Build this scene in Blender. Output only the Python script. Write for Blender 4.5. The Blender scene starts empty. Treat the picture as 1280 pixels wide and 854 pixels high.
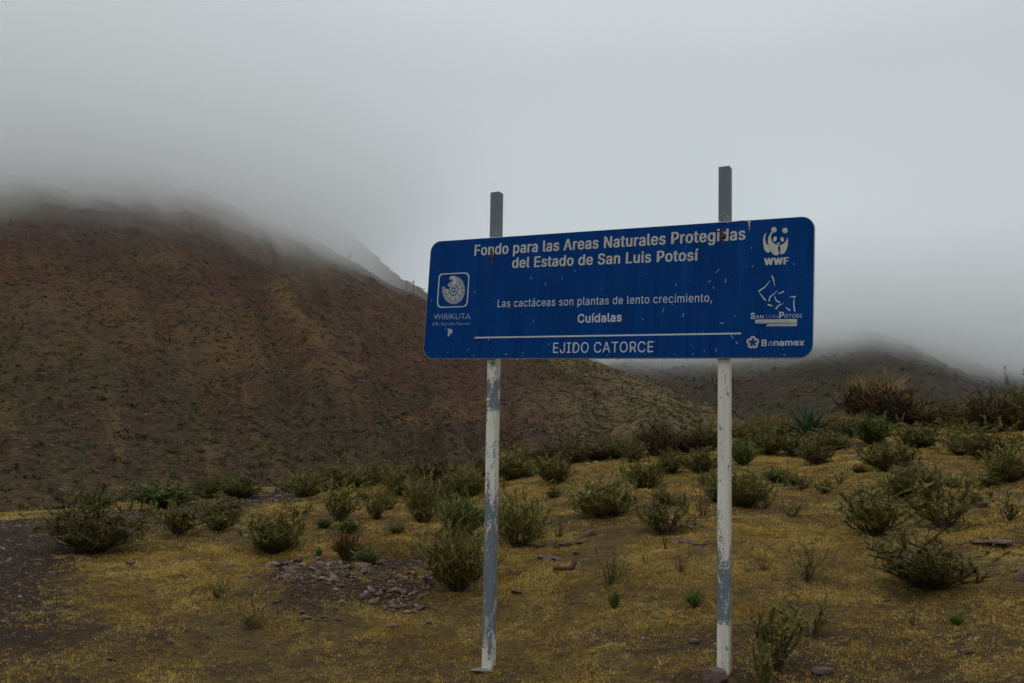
import bpy, bmesh, math, random
import numpy as np
from mathutils import Vector, Matrix
from mathutils.geometry import tessellate_polygon

scene = bpy.context.scene
COL = scene.collection
rng = np.random.default_rng(7)
random.seed(7)

# ------------------------------------------------------------------ camera
F = 1153.0                                   # focal length in photo pixels (1280 wide)
up_c = np.array([0.0248, 0.9876, -0.1544]); up_c /= np.linalg.norm(up_c)
fwd = np.array([0, 0, -1.0]); fh = fwd - (fwd @ up_c) * up_c; fh /= np.linalg.norm(fh)
rt = np.cross(fh, up_c)
R = np.array([rt, fh, up_c])                 # world from camera
EYE = np.array([0, 0, 1.6])
cam_d = bpy.data.cameras.new('camera'); cam = bpy.data.objects.new('camera', cam_d); COL.objects.link(cam)
cam_d.sensor_width = 36; cam_d.lens = F / 1280 * 36; cam_d.clip_start = 0.1; cam_d.clip_end = 20000
M4 = Matrix.Identity(4)
for i in range(3):
    for j in range(3): M4[i][j] = R[i, j]
    M4[i][3] = EYE[i]
cam.matrix_world = M4
scene.camera = cam

# ------------------------------------------------------------------ world, sun, exposure
SUN_EL, SUN_AZ = math.radians(58), math.radians(200)      # high and behind the camera, fully diffused
w = bpy.data.worlds.new('World'); scene.world = w; w.use_nodes = True
wn = w.node_tree.nodes; wl = w.node_tree.links
for n in list(wn): wn.remove(n)
wo = wn.new('ShaderNodeOutputWorld'); bg = wn.new('ShaderNodeBackground'); bg.inputs[1].default_value = 0.108
sky = wn.new('ShaderNodeTexSky'); sky.sky_type = 'NISHITA'; sky.sun_disc = False
sky.sun_elevation = SUN_EL; sky.sun_rotation = SUN_AZ; sky.air_density = 1.0; sky.dust_density = 3.0
tc = wn.new('ShaderNodeTexCoord'); sep = wn.new('ShaderNodeSeparateXYZ')
wl.new(tc.outputs['Generated'], sep.inputs[0])
ramp = wn.new('ShaderNodeValToRGB'); wl.new(sep.outputs[2], ramp.inputs[0])
cr = ramp.color_ramp
SKYC = [(0.0, (5.3, 5.8, 6.0)), (0.2, (5.15, 5.65, 5.85)), (0.42, (4.9, 5.35, 5.6)), (.7, (7.4, 7.9, 8.1)), (1.0, (9.3, 9.8, 9.9))]
while len(cr.elements) < len(SKYC): cr.elements.new(0.5)
for e, (p, c) in zip(cr.elements, SKYC): e.position = p; e.color = (c[0] / 10, c[1] / 10, c[2] / 10, 1)
sc10 = wn.new('ShaderNodeVectorMath'); sc10.operation = 'SCALE'; sc10.inputs['Scale'].default_value = 10.0
wl.new(ramp.outputs[0], sc10.inputs[0])
nz = wn.new('ShaderNodeTexNoise'); nz.inputs['Scale'].default_value = 1.3; nz.inputs['Detail'].default_value = 3
wl.new(tc.outputs['Generated'], nz.inputs['Vector'])
mr = wn.new('ShaderNodeMapRange'); mr.inputs[1].default_value = 0.3; mr.inputs[2].default_value = 0.7
mr.inputs[3].default_value = 0.93; mr.inputs[4].default_value = 1.07; wl.new(nz.outputs[0], mr.inputs[0])
sc2 = wn.new('ShaderNodeVectorMath'); sc2.operation = 'SCALE'
wl.new(sc10.outputs[0], sc2.inputs[0]); wl.new(mr.outputs[0], sc2.inputs['Scale'])
mx = wn.new('ShaderNodeMix'); mx.data_type = 'RGBA'; mx.inputs[0].default_value = 0.95
wl.new(sky.outputs[0], mx.inputs[6]); wl.new(sc2.outputs[0], mx.inputs[7])
wl.new(mx.outputs[2], bg.inputs[0]); wl.new(bg.outputs[0], wo.inputs[0])
sd = bpy.data.lights.new('sun', 'SUN'); sd.energy = 0.5; sd.angle = math.radians(25); sd.color = (1, .97, .92)
so = bpy.data.objects.new('sun', sd); COL.objects.link(so)
so.rotation_euler = (math.radians(90) - SUN_EL, 0, math.pi - SUN_AZ)
scene.view_settings.view_transform = 'Standard'; scene.view_settings.look = 'None'
scene.view_settings.exposure = 0.0; scene.view_settings.gamma = 1.0
scene.cycles.use_denoising = True
scene.cycles.volume_bounces = 14; scene.cycles.max_bounces = 16; scene.cycles.diffuse_bounces = 3
scene.cycles.transparent_max_bounces = 4
scene.cycles.volume_step_rate = 1.0; scene.cycles.volume_max_steps = 128
scene.cycles.use_adaptive_sampling = True; scene.cycles.adaptive_threshold = 0.02

# ------------------------------------------------------------------ helpers
def ray(px, py):
    c = np.array([(px - 640) / F, -(py - 427) / F, -1.0]); return R @ c
def az_te(px, py):
    d = ray(px, py); return math.atan2(d[0], d[1]), d[2] / math.hypot(d[0], d[1])
def tag(o, label=None, cat=None, group=None, kind=None):
    for k, v in (('label', label), ('category', cat), ('group', group), ('kind', kind)):
        if v: o[k] = v
    return o
def link(name, me, mat=None, parent=None, loc=None):
    if mat is not None and len(me.materials) == 0: me.materials.append(mat)
    o = bpy.data.objects.new(name, me); COL.objects.link(o)
    if parent is not None: o.parent = parent
    if loc is not None: o.location = loc
    return o
def mesh_np(name, v, f, smooth=False, attrs=None):
    """v (n,3), f (m,k) all faces of k corners"""
    v = np.asarray(v, np.float32); f = np.asarray(f, np.int32)
    me = bpy.data.meshes.new(name)
    me.vertices.add(len(v)); me.vertices.foreach_set('co', v.ravel())
    m, k = f.shape
    me.loops.add(m * k); me.loops.foreach_set('vertex_index', f.ravel())
    me.polygons.add(m); me.polygons.foreach_set('loop_start', np.arange(0, m * k, k, dtype=np.int32))
    me.polygons.foreach_set('loop_total', np.full(m, k, np.int32))
    me.polygons.foreach_set('use_smooth', np.full(m, smooth))
    for nme, val in (attrs or {}).items():
        a = me.attributes.new(nme, 'FLOAT', 'POINT'); a.data.foreach_set('value', np.asarray(val, np.float32))
    me.update(); me.validate(); return me
_tab = rng.random((4, 256, 256))
def vnoise(x, y, k=0):
    x = np.asarray(x, float); y = np.asarray(y, float)
    xi = np.floor(x).astype(int); yi = np.floor(y).astype(int); fx = x - xi; fy = y - yi
    fx = fx * fx * (3 - 2 * fx); fy = fy * fy * (3 - 2 * fy); t = _tab[k]
    a = t[xi & 255, yi & 255]; b = t[(xi + 1) & 255, yi & 255]; c = t[xi & 255, (yi + 1) & 255]; d = t[(xi + 1) & 255, (yi + 1) & 255]
    return (a * (1 - fx) + b * fx) * (1 - fy) + (c * (1 - fx) + d * fx) * fy
def fbm(x, y, o=4, k=0):
    s = 0; a = .5
    for i in range(o):
        s = s + a * (vnoise(np.asarray(x) * 2 ** i + 17.3 * i, np.asarray(y) * 2 ** i + 5.1 * i, k) - .5) * 2; a *= .5
    return s
def sstep(a, b, x):
    t = np.clip((x - a) / (b - a), 0, 1); return t * t * (3 - 2 * t)

class NT:
    """small node builder"""
    def __init__(s, name, rough=0.9, spec=0.2):
        s.m = bpy.data.materials.new(name); s.m.use_nodes = True; s.t = s.m.node_tree
        s.b = s.t.nodes['Principled BSDF']; s.b.inputs['Roughness'].default_value = rough
        s.b.inputs['Specular IOR Level'].default_value = spec
        s.tc = s.t.nodes.new('ShaderNodeTexCoord')
    def L(s, a, b): s.t.links.new(a, b)
    def noise(s, scale, detail=4, vec=None, rough=.55, dist=0):
        n = s.t.nodes.new('ShaderNodeTexNoise'); n.inputs['Scale'].default_value = scale
        n.inputs['Detail'].default_value = detail; n.inputs['Roughness'].default_value = rough
        n.inputs['Distortion'].default_value = dist
        s.L(vec if vec is not None else s.tc.outputs['Object'], n.inputs['Vector']); return n.outputs[0]
    def mapping(s, scale, vec=None, loc=(0, 0, 0)):
        n = s.t.nodes.new('ShaderNodeMapping'); n.inputs['Scale'].default_value = scale; n.inputs['Location'].default_value = loc
        s.L(vec if vec is not None else s.tc.outputs['Object'], n.inputs['Vector']); return n.outputs[0]
    def ramp(s, val, stops):
        n = s.t.nodes.new('ShaderNodeValToRGB'); c = n.color_ramp
        while len(c.elements) < len(stops): c.elements.new(.5)
        for e, (p, col) in zip(c.elements, stops):
            e.position = p; e.color = (*col, 1) if not isinstance(col, (int, float)) else (col, col, col, 1)
        s.L(val, n.inputs[0]); return n.outputs[0]
    def mix(s, fac, a, b, mode='MIX'):
        n = s.t.nodes.new('ShaderNodeMix'); n.data_type = 'RGBA'; n.blend_type = mode
        for v, i in ((fac, 0), (a, 6), (b, 7)):
            if isinstance(v, (int, float)): n.inputs[i].default_value = v
            elif isinstance(v, tuple): n.inputs[i].default_value = (*v, 1)
            else: s.L(v, n.inputs[i])
        return n.outputs[2]
    def math(s, op, a, b=0.0, clamp=False):
        n = s.t.nodes.new('ShaderNodeMath'); n.operation = op; n.use_clamp = clamp
        for v, i in ((a, 0), (b, 1)):
            if isinstance(v, (int, float)): n.inputs[i].default_value = v
            else: s.L(v, n.inputs[i])
        return n.outputs[0]
    def attr(s, name):
        n = s.t.nodes.new('ShaderNodeAttribute'); n.attribute_name = name; return n.outputs['Fac']
    def rand(s):
        n = s.t.nodes.new('ShaderNodeObjectInfo'); return n.outputs['Random']
    def col(s, v):
        if isinstance(v, tuple): s.b.inputs['Base Color'].default_value = (*v, 1)
        else: s.L(v, s.b.inputs['Base Color'])
        return s
    def bump(s, h, strength=.3, dist=.02):
        n = s.t.nodes.new('ShaderNodeBump'); n.inputs['Strength'].default_value = strength; n.inputs['Distance'].default_value = dist
        s.L(h, n.inputs['Height']); s.L(n.outputs[0], s.b.inputs['Normal']); return s

# ------------------------------------------------------------------ sign plane (photo pose)
S = 7.3
SP = [np.array([(x - 640) / F, -(y - 427) / F, -1.0]) * k * S for (x, y), k in zip(
    [(538.5, 302), (1018.3, 269.5), (1016.5, 447.5), (528.3, 448.5)], [1, .82293338, .80507447, .98214109])]
SPW = [R @ p + EYE for p in SP]
PW = np.linalg.norm(SPW[1] - SPW[0]); PH = np.linalg.norm(SPW[0] - SPW[3])
ax = (SPW[1] - SPW[0]) / PW; ay = SPW[0] - SPW[3]; ay -= (ay @ ax) * ax; ay /= np.linalg.norm(ay); an = np.cross(ax, ay)
PO = SPW[3]                                                  # bottom left corner of the front face
def plane_pt(px, py, off=0.0):
    d = ray(px, py); t = ((PO - an * off - EYE) @ an) / (d @ an); return EYE + d * t
def uv(px, py):
    q = plane_pt(px, py) - PO; return np.array([q @ ax, q @ ay])
THICK = 0.03
postL = [plane_pt(618.2, 240, THICK), plane_pt(607.4, 845, THICK)]
postR = [plane_pt(904.9, 208, THICK), plane_pt(903.2, 853, THICK)]

# ------------------------------------------------------------------ terrain
crest_px = [(-500, 690, 13), (-150, 662, 14), (0, 645, 16), (170, 630, 17), (300, 613, 18), (400, 606, 19), (500, 598, 20), (620, 590, 21), (700, 573, 22.5),
            (760, 562, 24), (870, 552, 25.5), (930, 549, 26), (1000, 545, 27), (1100, 532, 29), (1200, 531, 30), (1280, 526, 31), (1500, 520, 32), (1800, 520, 32)]
CA, CE, CD = np.array([(*az_te(x, y), d) for x, y, d in crest_px]).T
bl, br = postL[1], postR[1]
azb = np.array([math.atan2(bl[0], bl[1]), math.atan2(br[0], br[1])])
def base_r(a): return np.interp(a, azb, [math.hypot(bl[0], bl[1]), math.hypot(br[0], br[1])])
def base_z(a): return np.interp(a, [azb[0] - .4, azb[0], azb[1], azb[1] + .3], [bl[2] - .03, bl[2] + .015, br[2] + .03, br[2] + .06])
LOCAL = []       # (x, y, radius_x, radius_y, height)
def ground_z(x, y, fine=True):
    x = np.asarray(x, float); y = np.asarray(y, float)
    r = np.hypot(x, y) + 1e-6; a = np.arctan2(x, y)
    D = np.interp(a, CA, CD); e = np.interp(a, CA, CE); zc = 1.6 + e * D
    rb = base_r(a); zb = base_z(a)
    q = (zc - e * (D - rb) - zb) / (D - rb) ** 2
    zm = zc - e * (D - r) - q * (D - r) ** 2
    s = e + 2 * q * (D - rb)
    zn = zb * np.clip(r / rb, 0, 1) ** np.clip(s * rb / np.maximum(zb, .05), 1.5, 8)
    dr = r - D
    zf = zc + e * np.clip(dr, 0, 6) - 0.012 * np.clip(dr, 0, 30) ** 2 - .15 * np.clip(dr - 30, 0, 20)
    z = np.where(r < rb, zn, np.where(r < D, zm, zf))
    far = sstep(45, 90, r); z = z * (1 - far) + (-4.0 + 1.5 * fbm(x / 60, y / 60, 3)) * far
    if fine:
        k = sstep(3, 6, r) * (1 - far)
        z = z + k * (.06 * fbm(x / 1.6, y / 1.6, 3, 1) + .045 * fbm(x * 2.3, y * 2.3, 3, 2)) + k * sstep(9, 16, r) * .10 * fbm(x / 3.3, y / 3.3, 2, 3)
        for (lx, ly, sx, sy, h) in LOCAL:
            z = z + h * np.exp(-((x - lx) / sx) ** 2 - ((y - ly) / sy) ** 2)
    return z
def spot(px, py, rmax=None):
    d = ray(px, py); h = math.hypot(d[0], d[1]); a = math.atan2(d[0], d[1])
    lim = float(np.interp(a, CA, CD)) + 1.5 if rmax is None else rmax
    t = np.arange(4.0, lim, .02); P = EYE[None] + d[None] / h * t[:, None]
    gz = ground_z(P[:, 0], P[:, 1]); i = np.argmax(gz >= P[:, 2])
    if gz[i] < P[i, 2]: i = len(t) - 60
    return np.array([P[i, 0], P[i, 1], gz[i]])
# rubble mound and the little dug bank behind it
pA = spot(430, 735); pB = spot(505, 712); pC = spot(495, 692)
LOCAL += [(pA[0], pA[1], .8, .45, .10), (pB[0], pB[1], .35, .22, .08), (pC[0] + .0, pC[1] - .10, .30, .13, -.22), (pC[0], pC[1] + .20, .36, .12, .12)]
def width_at(p, px): return px / F * float(np.linalg.norm(p - EYE))

# polar grid, dense where seen
az = np.concatenate([np.linspace(-math.pi, -.72, 40)[:-1], np.linspace(-.72, .72, 760), np.linspace(.72, math.pi, 40)[1:]])
rr = np.concatenate([[0.05, 1, 2, 3, 4], np.geomspace(4.6, 34, 420), np.geomspace(35, 110, 50), np.geomspace(120, 6000, 40)])
A2, R2 = np.meshgrid(az, rr); GX = R2 * np.sin(A2); GY = R2 * np.cos(A2); GZ = ground_z(GX, GY)
def grid_faces(nr, na):
    i = np.arange(nr - 1)[:, None] * na + np.arange(na - 1)[None]; i = i.ravel()
    return np.stack([i, i + 1, i + na + 1, i + na], 1)
def in_poly(x, y, poly):
    x = np.asarray(x); ins = np.zeros(x.shape, bool); n = len(poly)
    for i in range(n):
        x1, y1 = poly[i][:2]; x2, y2 = poly[(i + 1) % n][:2]
        c = ((y1 > y) != (y2 > y)) & (x < (x2 - x1) * (y - y1) / (y2 - y1 + 1e-12) + x1); ins ^= c
    return ins
def W(pts): return [spot(*p) for p in pts]
road_poly = W([(-260, 660), (-60, 652), (20, 650), (130, 636), (200, 634), (300, 621), (375, 612), (385, 628), (320, 634), (250, 650), (190, 662), (150, 684), (90, 706), (60, 722), (90, 745),
               (150, 735), (90, 770), (20, 775), (-60, 800), (-260, 800)])
dirt2 = W([(100, 800), (160, 768), (250, 776), (300, 790), (290, 812), (200, 826), (130, 822)])
dirt3 = W([(690, 800), (790, 790), (880, 800), (850, 822), (740, 826), (690, 815)])
dirt4 = W([(320, 712), (380, 700), (470, 700), (540, 705), (560, 735), (545, 762), (440, 768), (420, 780), (360, 775), (330, 745)])
dirt5 = W([(700, 770), (900, 765), (905, 785), (700, 788)])
dirt7 = W([(-100, 770), (60, 735), (150, 760), (170, 800), (90, 830), (-100, 850)])
dirt6 = W([(456, 690), (526, 690), (532, 709), (500, 706), (460, 708)])
def soil_mask(x, y):
    wx = x + .18 * fbm(x * 1.7, y * 1.7, 3, 0) + .05 * fbm(x * 8, y * 8, 2, 1); wy = y + .3 * fbm(x * 1.5 + 9, y * 1.5, 3, 1)
    m = np.zeros(np.shape(x))
    for p, s, sg in ((road_poly, 1.0, .30), (dirt2, .9, .28), (dirt7, .8, .3), (dirt3, .62, .25), (dirt4, .75, .16), (dirt5, .4, .2), (dirt6, 1.0, .04)):
        bx = [q[0] for q in p]; by = [q[1] for q in p]; sel = (wx > min(bx) - 1) & (wx < max(bx) + 1) & (wy > min(by) - 1) & (wy < max(by) + 1)
        xs, ys = wx[sel], wy[sel]; acc = np.zeros(xs.shape)
        for k in range(12):
            a_ = k * 2.399; r_ = sg * math.sqrt((k + .5) / 12) * 1.7; acc += in_poly(xs + r_ * math.cos(a_), ys + 1.6 * r_ * math.sin(a_), p)
        m[sel] = np.maximum(m[sel], acc / 12 * s)
    patches = sstep(.0, .5, fbm(x * 1.1 + 3, y * 1.9, 5, 2)) * .5
    near_ = sstep(9.5, 6.0, np.hypot(x, y)) * sstep(-.25, .35, fbm(x * 1.6 + 8, y * 2.8, 5, 0)) * .62
    return np.clip(np.maximum(np.maximum(m, patches), near_), 0, 1)
soil = soil_mask(GX, GY)
soil[R2 > 40] = .35
gme = mesh_np('ground', np.stack([GX, GY, GZ], -1).reshape(-1, 3), grid_faces(*GX.shape), True, {'soil': soil.ravel()})
m = NT('ground_dry_turf', .95, .15)
big = m.noise(.9, 5); mid = m.noise(6, 5); fine = m.noise(45, 4, rough=.7); fine2 = m.noise(130, 3, rough=.7)
grass_c = m.mix(m.ramp(mid, [(.35, (0, 0, 0)), (.65, (1, 1, 1))]), (.09, .058, .02), (.18, .116, .035))
soil_c = m.mix(mid, (.032, .018, .010), (.060, .035, .022))
soil_c = m.mix(m.ramp(fine2, [(.56, 0.0), (.72, .7)]), soil_c, (.12, .08, .062))
sf = m.math('ADD', m.attr('soil'), m.math('MULTIPLY', m.math('SUBTRACT', fine, .5), 1.3))
sf = m.math('ADD', sf, m.math('MULTIPLY', m.math('SUBTRACT', mid, .5), .9)); sf = m.ramp(sf, [(.36, 0.0), (.66, 1.0)])
cc = m.mix(sf, grass_c, soil_c)
cc = m.mix(m.ramp(fine, [(.34, .85), (.52, 0.0)]), cc, (.028, .018, .011))
clod = m.noise(18, 5, rough=.7); cc = m.mix(m.ramp(clod, [(.36, .7), (.47, 0.0)]), cc, (.03, .019, .012))
m.col(cc).bump(m.math('ADD', fine, m.math('MULTIPLY', fine2, .6)), .9, .03)
tag(link('ground', gme, m.m), kind='structure')

# ------------------------------------------------------------------ hills
def hill(name, sil, r0, z0, Rf, mat, falls, namp, pxr, nr=220, na=700, pw=1.12, marks=None):
    T = np.array([(*az_te(x, y), rd) for x, y, rd in sil]).T
    def hz(a, r):
        Rr = np.interp(a, T[0], T[2]); zt = 1.6 + np.interp(a, T[0], T[1]) * Rr
        zt = zt + Rr * .0016 * fbm(a * 60, a * 0 + 3, 4)
        s = (r - r0) / (Rr - r0)
        z = z0 + (zt - z0) * np.clip(s, 0, 1) ** pw
        z = z - np.clip(r - Rr, 0, None) * falls
        ss = sstep(0, .25, s) * (1 - sstep(.8, 1.0, s) * .75)
        x = r * np.sin(a); y = r * np.cos(a)
        g = 1 - np.abs(fbm(a * Rf * .5 + r / 130, r / 90 + 2.4 * a, 4, 1))
        z = z + ss * namp * ((g - .7) * 1.4 + .9 * fbm(x / 28, y / 28, 4, 2) + .35 * fbm(x / 7, y / 7, 3, 3))
        return z
    a = np.linspace(az_te(pxr[0], 500)[0], az_te(pxr[1], 500)[0], na)
    rmax = max(p[2] for p in sil) * 1.25
    r = np.linspace(r0 - 10, rmax, nr); A, Rg = np.meshgrid(a, r); Z = hz(A, Rg)
    Z = np.where(Rg < r0, z0 - 4, Z)
    HX, HY = Rg * np.sin(A), Rg * np.cos(A); ex = {}
    if marks:
        def hit(px, py):
            d = ray(px, py); h = math.hypot(d[0], d[1]); t = np.arange(r0, rmax, .5); P = EYE + d / h * t[:, None]
            g = hz(np.full(len(t), math.atan2(d[0], d[1])), t); i = int(np.argmax(g >= P[:, 2])); return P[i, :2]
        nx = HX + 3 * fbm(HX / 9, HY / 9, 4, 0); ny = HY + 6 * fbm(HX / 12, HY / 12, 4, 2)
        for nme, lines in marks.items():
            acc = np.zeros(HX.shape)
            for pts, wd, st_ in lines:
                q = [hit(*p) for p in pts]
                for a_, b_ in zip(q, q[1:] if len(q) > 1 else q):
                    ab = b_ - a_; L2 = max(ab @ ab, 1e-6); t = np.clip(((nx - a_[0]) * ab[0] + (ny - a_[1]) * ab[1]) / L2, 0, 1)
                    dd = np.hypot(nx - a_[0] - t * ab[0], (ny - a_[1] - t * ab[1]) * .6); acc = np.maximum(acc, st_ * np.exp(-(dd / wd) ** 2))
            ex[nme] = acc.ravel()
    me = mesh_np(name, np.stack([HX, HY, Z], -1).reshape(-1, 3), grid_faces(*A.shape), True,
                 {**ex, 'pa': A.ravel(), 'pr': Rg.ravel(), 'hs': ((Rg - r0) / (rmax - r0)).ravel()})
    tag(link(name, me, mat), kind='structure'); return hz, T
def hill_mat(name, low, mid, red, straw, sc, streak, flank=False):
    m = NT(name, .95, .1)
    cb = m.t.nodes.new('ShaderNodeCombineXYZ'); pa = m.attr('pa'); pr = m.attr('pr')
    m.L(m.math('MULTIPLY', m.math('ADD', pa, m.math('MULTIPLY', pr, .0011)), 15.0), cb.inputs[0]); m.L(m.math('MULTIPLY', pr, .018), cb.inputs[1])
    st = m.noise(1.0, 6, cb.outputs[0], .6, .6); st2 = m.noise(2.7, 5, cb.outputs[0], .6, .4)
    n1 = m.noise(.02 * sc, 5); n2 = m.noise(.12 * sc, 6, rough=.65); n3 = m.noise(.6 * sc, 5, rough=.7); n4 = m.noise(2.2 * sc, 3, rough=.7)
    c = m.mix(m.ramp(m.attr('hs'), [(.05, 0.0), (.38, 1.0)]), low, mid)
    c = m.mix(m.ramp(st, [(.45, 0.0), (.62, streak)]), c, red)
    c = m.mix(m.ramp(st2, [(.54, 0.0), (.68, .9)]), c, straw)
    c = m.mix(m.ramp(n1, [(.48, 0.0), (.66, .6)]), c, straw)
    if flank:
        c = m.mix(m.math('MULTIPLY', m.attr('redz'), .85), c, m.mix(n3, (.058, .027, .020), (.10, .046, .034)))
        c = m.mix(m.math('MULTIPLY', m.attr('greenz'), .5), c, m.mix(n3, (.026, .026, .012), (.066, .058, .026)))
    if flank:      # the far shoulder carries more dry grass
        f_ = m.ramp(m.math('ADD', m.math('MULTIPLY', pa, 1.0), m.math('ADD', .42, m.math('MULTIPLY', m.math('SUBTRACT', n1, .5), .55))), [(.36, 0.0), (.52, .85)])
        f_ = m.math('MULTIPLY', f_, m.math('SUBTRACT', 1.0, m.attr('redz'), True))
        f2 = m.ramp(m.attr('hs'), [(.35, 1.0), (.62, .35)]); c = m.mix(f_, c, m.mix(n3, (.135, .092, .044), (.215, .16, .08)))
    c = m.mix(m.ramp(n2, [(.5, 0.0), (.66, .5)]), c, (.055, .052, .024))
    c = m.mix(m.ramp(n3, [(.34, .9), (.5, 0.0)]), c, (.018, .013, .009))
    c = m.mix(m.ramp(n4, [(.56, 0.0), (.68, .75)]), c, (.15, .115, .08)); c = m.mix(m.ramp(n4, [(.34, .7), (.45, 0.0)]), c, (.03, .02, .012))
    if flank: c = m.mix(m.math('MULTIPLY', m.attr('scar'), m.ramp(n3, [(.38, .2), (.60, .85)])), c, (.18, .103, .034))
    m.col(c).bump(m.math('ADD', n3, m.math('MULTIPLY', n4, .4)), 1.0, 1.2 / sc)
    return m.m
hm = hill_mat('hillside_scree', (.066, .042, .019), (.082, .042, .022), (.084, .031, .019), (.175, .10, .032), 1, .95, True)
hm2 = hill_mat('ridge_scree', (.09, .075, .05), (.1, .08, .055), (.08, .05, .04), (.14, .11, .06), .7, .5)
hm3 = hill_mat('far_mountain_scree', (.05, .045, .026), (.05, .04, .027), (.07, .035, .03), (.075, .063, .035), .45, .6)
hillL, TL_ = hill('hill', [(-700, 200, 420), (-400, 185, 420), (-100, 172, 415), (60, 174, 405), (180, 190, 388), (260, 224, 370), (330, 269, 355), (400, 303, 340), (417, 313, 336), (462, 340, 326),
                    (490, 357, 320), (516, 369, 314), (533, 378, 310), (640, 414, 285), (751, 454, 255), (896, 508, 225), (980, 545, 210), (1100, 600, 190), (1200, 650, 180)],
                  58, -4, 34, hm, .9, 3.6, (-450, 1180), 300, 900, marks={'scar': [(((352, 352), (372, 385), (400, 425), (440, 462)), 2.4, .85), (((180, 330), (215, 322)), 3, .5), (((300, 450), (420, 462)), 2.2, .7), (((500, 520), (590, 512)), 2.0, .7), (((330, 300), (352, 352)), 4, .35), (((285, 430), (290, 480)), 2.5, .3), (((410, 440), (450, 500)), 2, .35)],
             'redz': [(((540, 500), (620, 540)), 20, .8), (((420, 400), (520, 470)), 26, .8), (((200, 380), (330, 420)), 34, .6), (((620, 470),), 12, .9)],
             'greenz': [(((380, 545), (470, 535), (560, 560)), 9, 1.0), (((20, 500), (120, 560), (230, 600)), 22, .7), (((20, 410), (40, 460)), 16, .5)]})
hillB, TB_ = hill('far_ridge', [(200, 150, 560), (330, 215, 545), (430, 285, 530), (464, 314, 520), (482, 331, 515), (500, 346, 510), (521, 357, 505), (540, 370, 500), (640, 425, 470), (760, 490, 450)],
                  300, -6, 30, hm2, .9, 3.0, (150, 800), 120, 300)
hillR, TR_ = hill('far_mountain', [(560, 560, 800), (640, 500, 840), (700, 430, 880), (800, 412, 930), (900, 402, 950), (1000, 375, 960), (1090, 352, 960), (1140, 378, 950), (1181, 412, 940), (1208, 428, 930), (1240, 443, 920),
                   (1262, 452, 910), (1280, 461, 900), (1400, 520, 860), (1560, 600, 800), (1800, 640, 780)],
                  330, -6, 22, hm3, .8, 5.0, (560, 1790), 200, 600, 1.0)

# ------------------------------------------------------------------ low cloud over the hills
def cloud(box, cen, rad, base_z0, base_k, dens_max, soft, thick, veil_d, nscale, namp):
    bm = bmesh.new(); bmesh.ops.create_cube(bm, size=1.0)
    for v in bm.verts:
        v.co = Vector([box[i][0] if v.co[i] < 0 else box[i][1] for i in range(3)])
    me = bpy.data.meshes.new('cloud'); bm.to_mesh(me); bm.free()
    cm = bpy.data.materials.new('cloud_droplets'); cm.use_nodes = True; t = cm.node_tree
    for n in list(t.nodes): t.nodes.remove(n)
    out = t.nodes.new('ShaderNodeOutputMaterial'); pv = t.nodes.new('ShaderNodeVolumePrincipled')
    pv.inputs['Color'].default_value = (.995, .9995, 1, 1); pv.inputs['Anisotropy'].default_value = .7
    t.links.new(pv.outputs[0], out.inputs['Volume'])
    c = NT.__new__(NT); c.m = cm; c.t = t; c.tc = t.nodes.new('ShaderNodeTexCoord')
    sp = t.nodes.new('ShaderNodeSeparateXYZ'); t.links.new(c.tc.outputs['Object'], sp.inputs[0])
    X, Y, Z = sp.outputs
    def mrange(v, a, b, x, y, smooth=False):
        n = t.nodes.new('ShaderNodeMapRange')
        if smooth: n.interpolation_type = 'SMOOTHSTEP'
        for k, q in enumerate((a, b, x, y)): n.inputs[k + 1].default_value = q
        t.links.new(v, n.inputs[0]); return n.outputs[0]
    nzz = c.noise(nscale, 4, c.mapping((1, 1, 1.8)), .62, .8)
    base = c.math('ADD', base_z0, c.math('MULTIPLY', X, base_k))
    hgt = c.math('SUBTRACT', Z, c.math('ADD', base, c.math('MULTIPLY', c.math('SUBTRACT', nzz, .5), namp)))
    dens = c.math('ADD', mrange(hgt, 0, soft, 0, dens_max, True), mrange(hgt, -60, 0, 0.0, veil_d))
    dens = c.math('MULTIPLY', dens, mrange(hgt, thick * .5, thick, 1, 0, True))
    dx = c.math('DIVIDE', c.math('SUBTRACT', X, cen[0]), rad[0]); dy = c.math('DIVIDE', c.math('SUBTRACT', Y, cen[1]), rad[1])
    rr_ = c.math('ADD', c.math('MULTIPLY', dx, dx), c.math('MULTIPLY', dy, dy))
    dens = c.math('MULTIPLY', dens, mrange(rr_, .25, 1.25, 1, 0, True))
    t.links.new(dens, pv.inputs['Density'])
    return tag(link('cloud', me, cm), kind='stuff')
cloud(((-520, 120), (70, 490), (10, 185)), (-245, 262), (222, 200), 58, .11, .060, 46, 84, .0026, .021, 40)
cloud(((-60, 700), (420, 1180), (20, 320)), (262, 820), (250, 360), 61, .03, .032, 38, 100, .0014, .007, 55)

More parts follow.
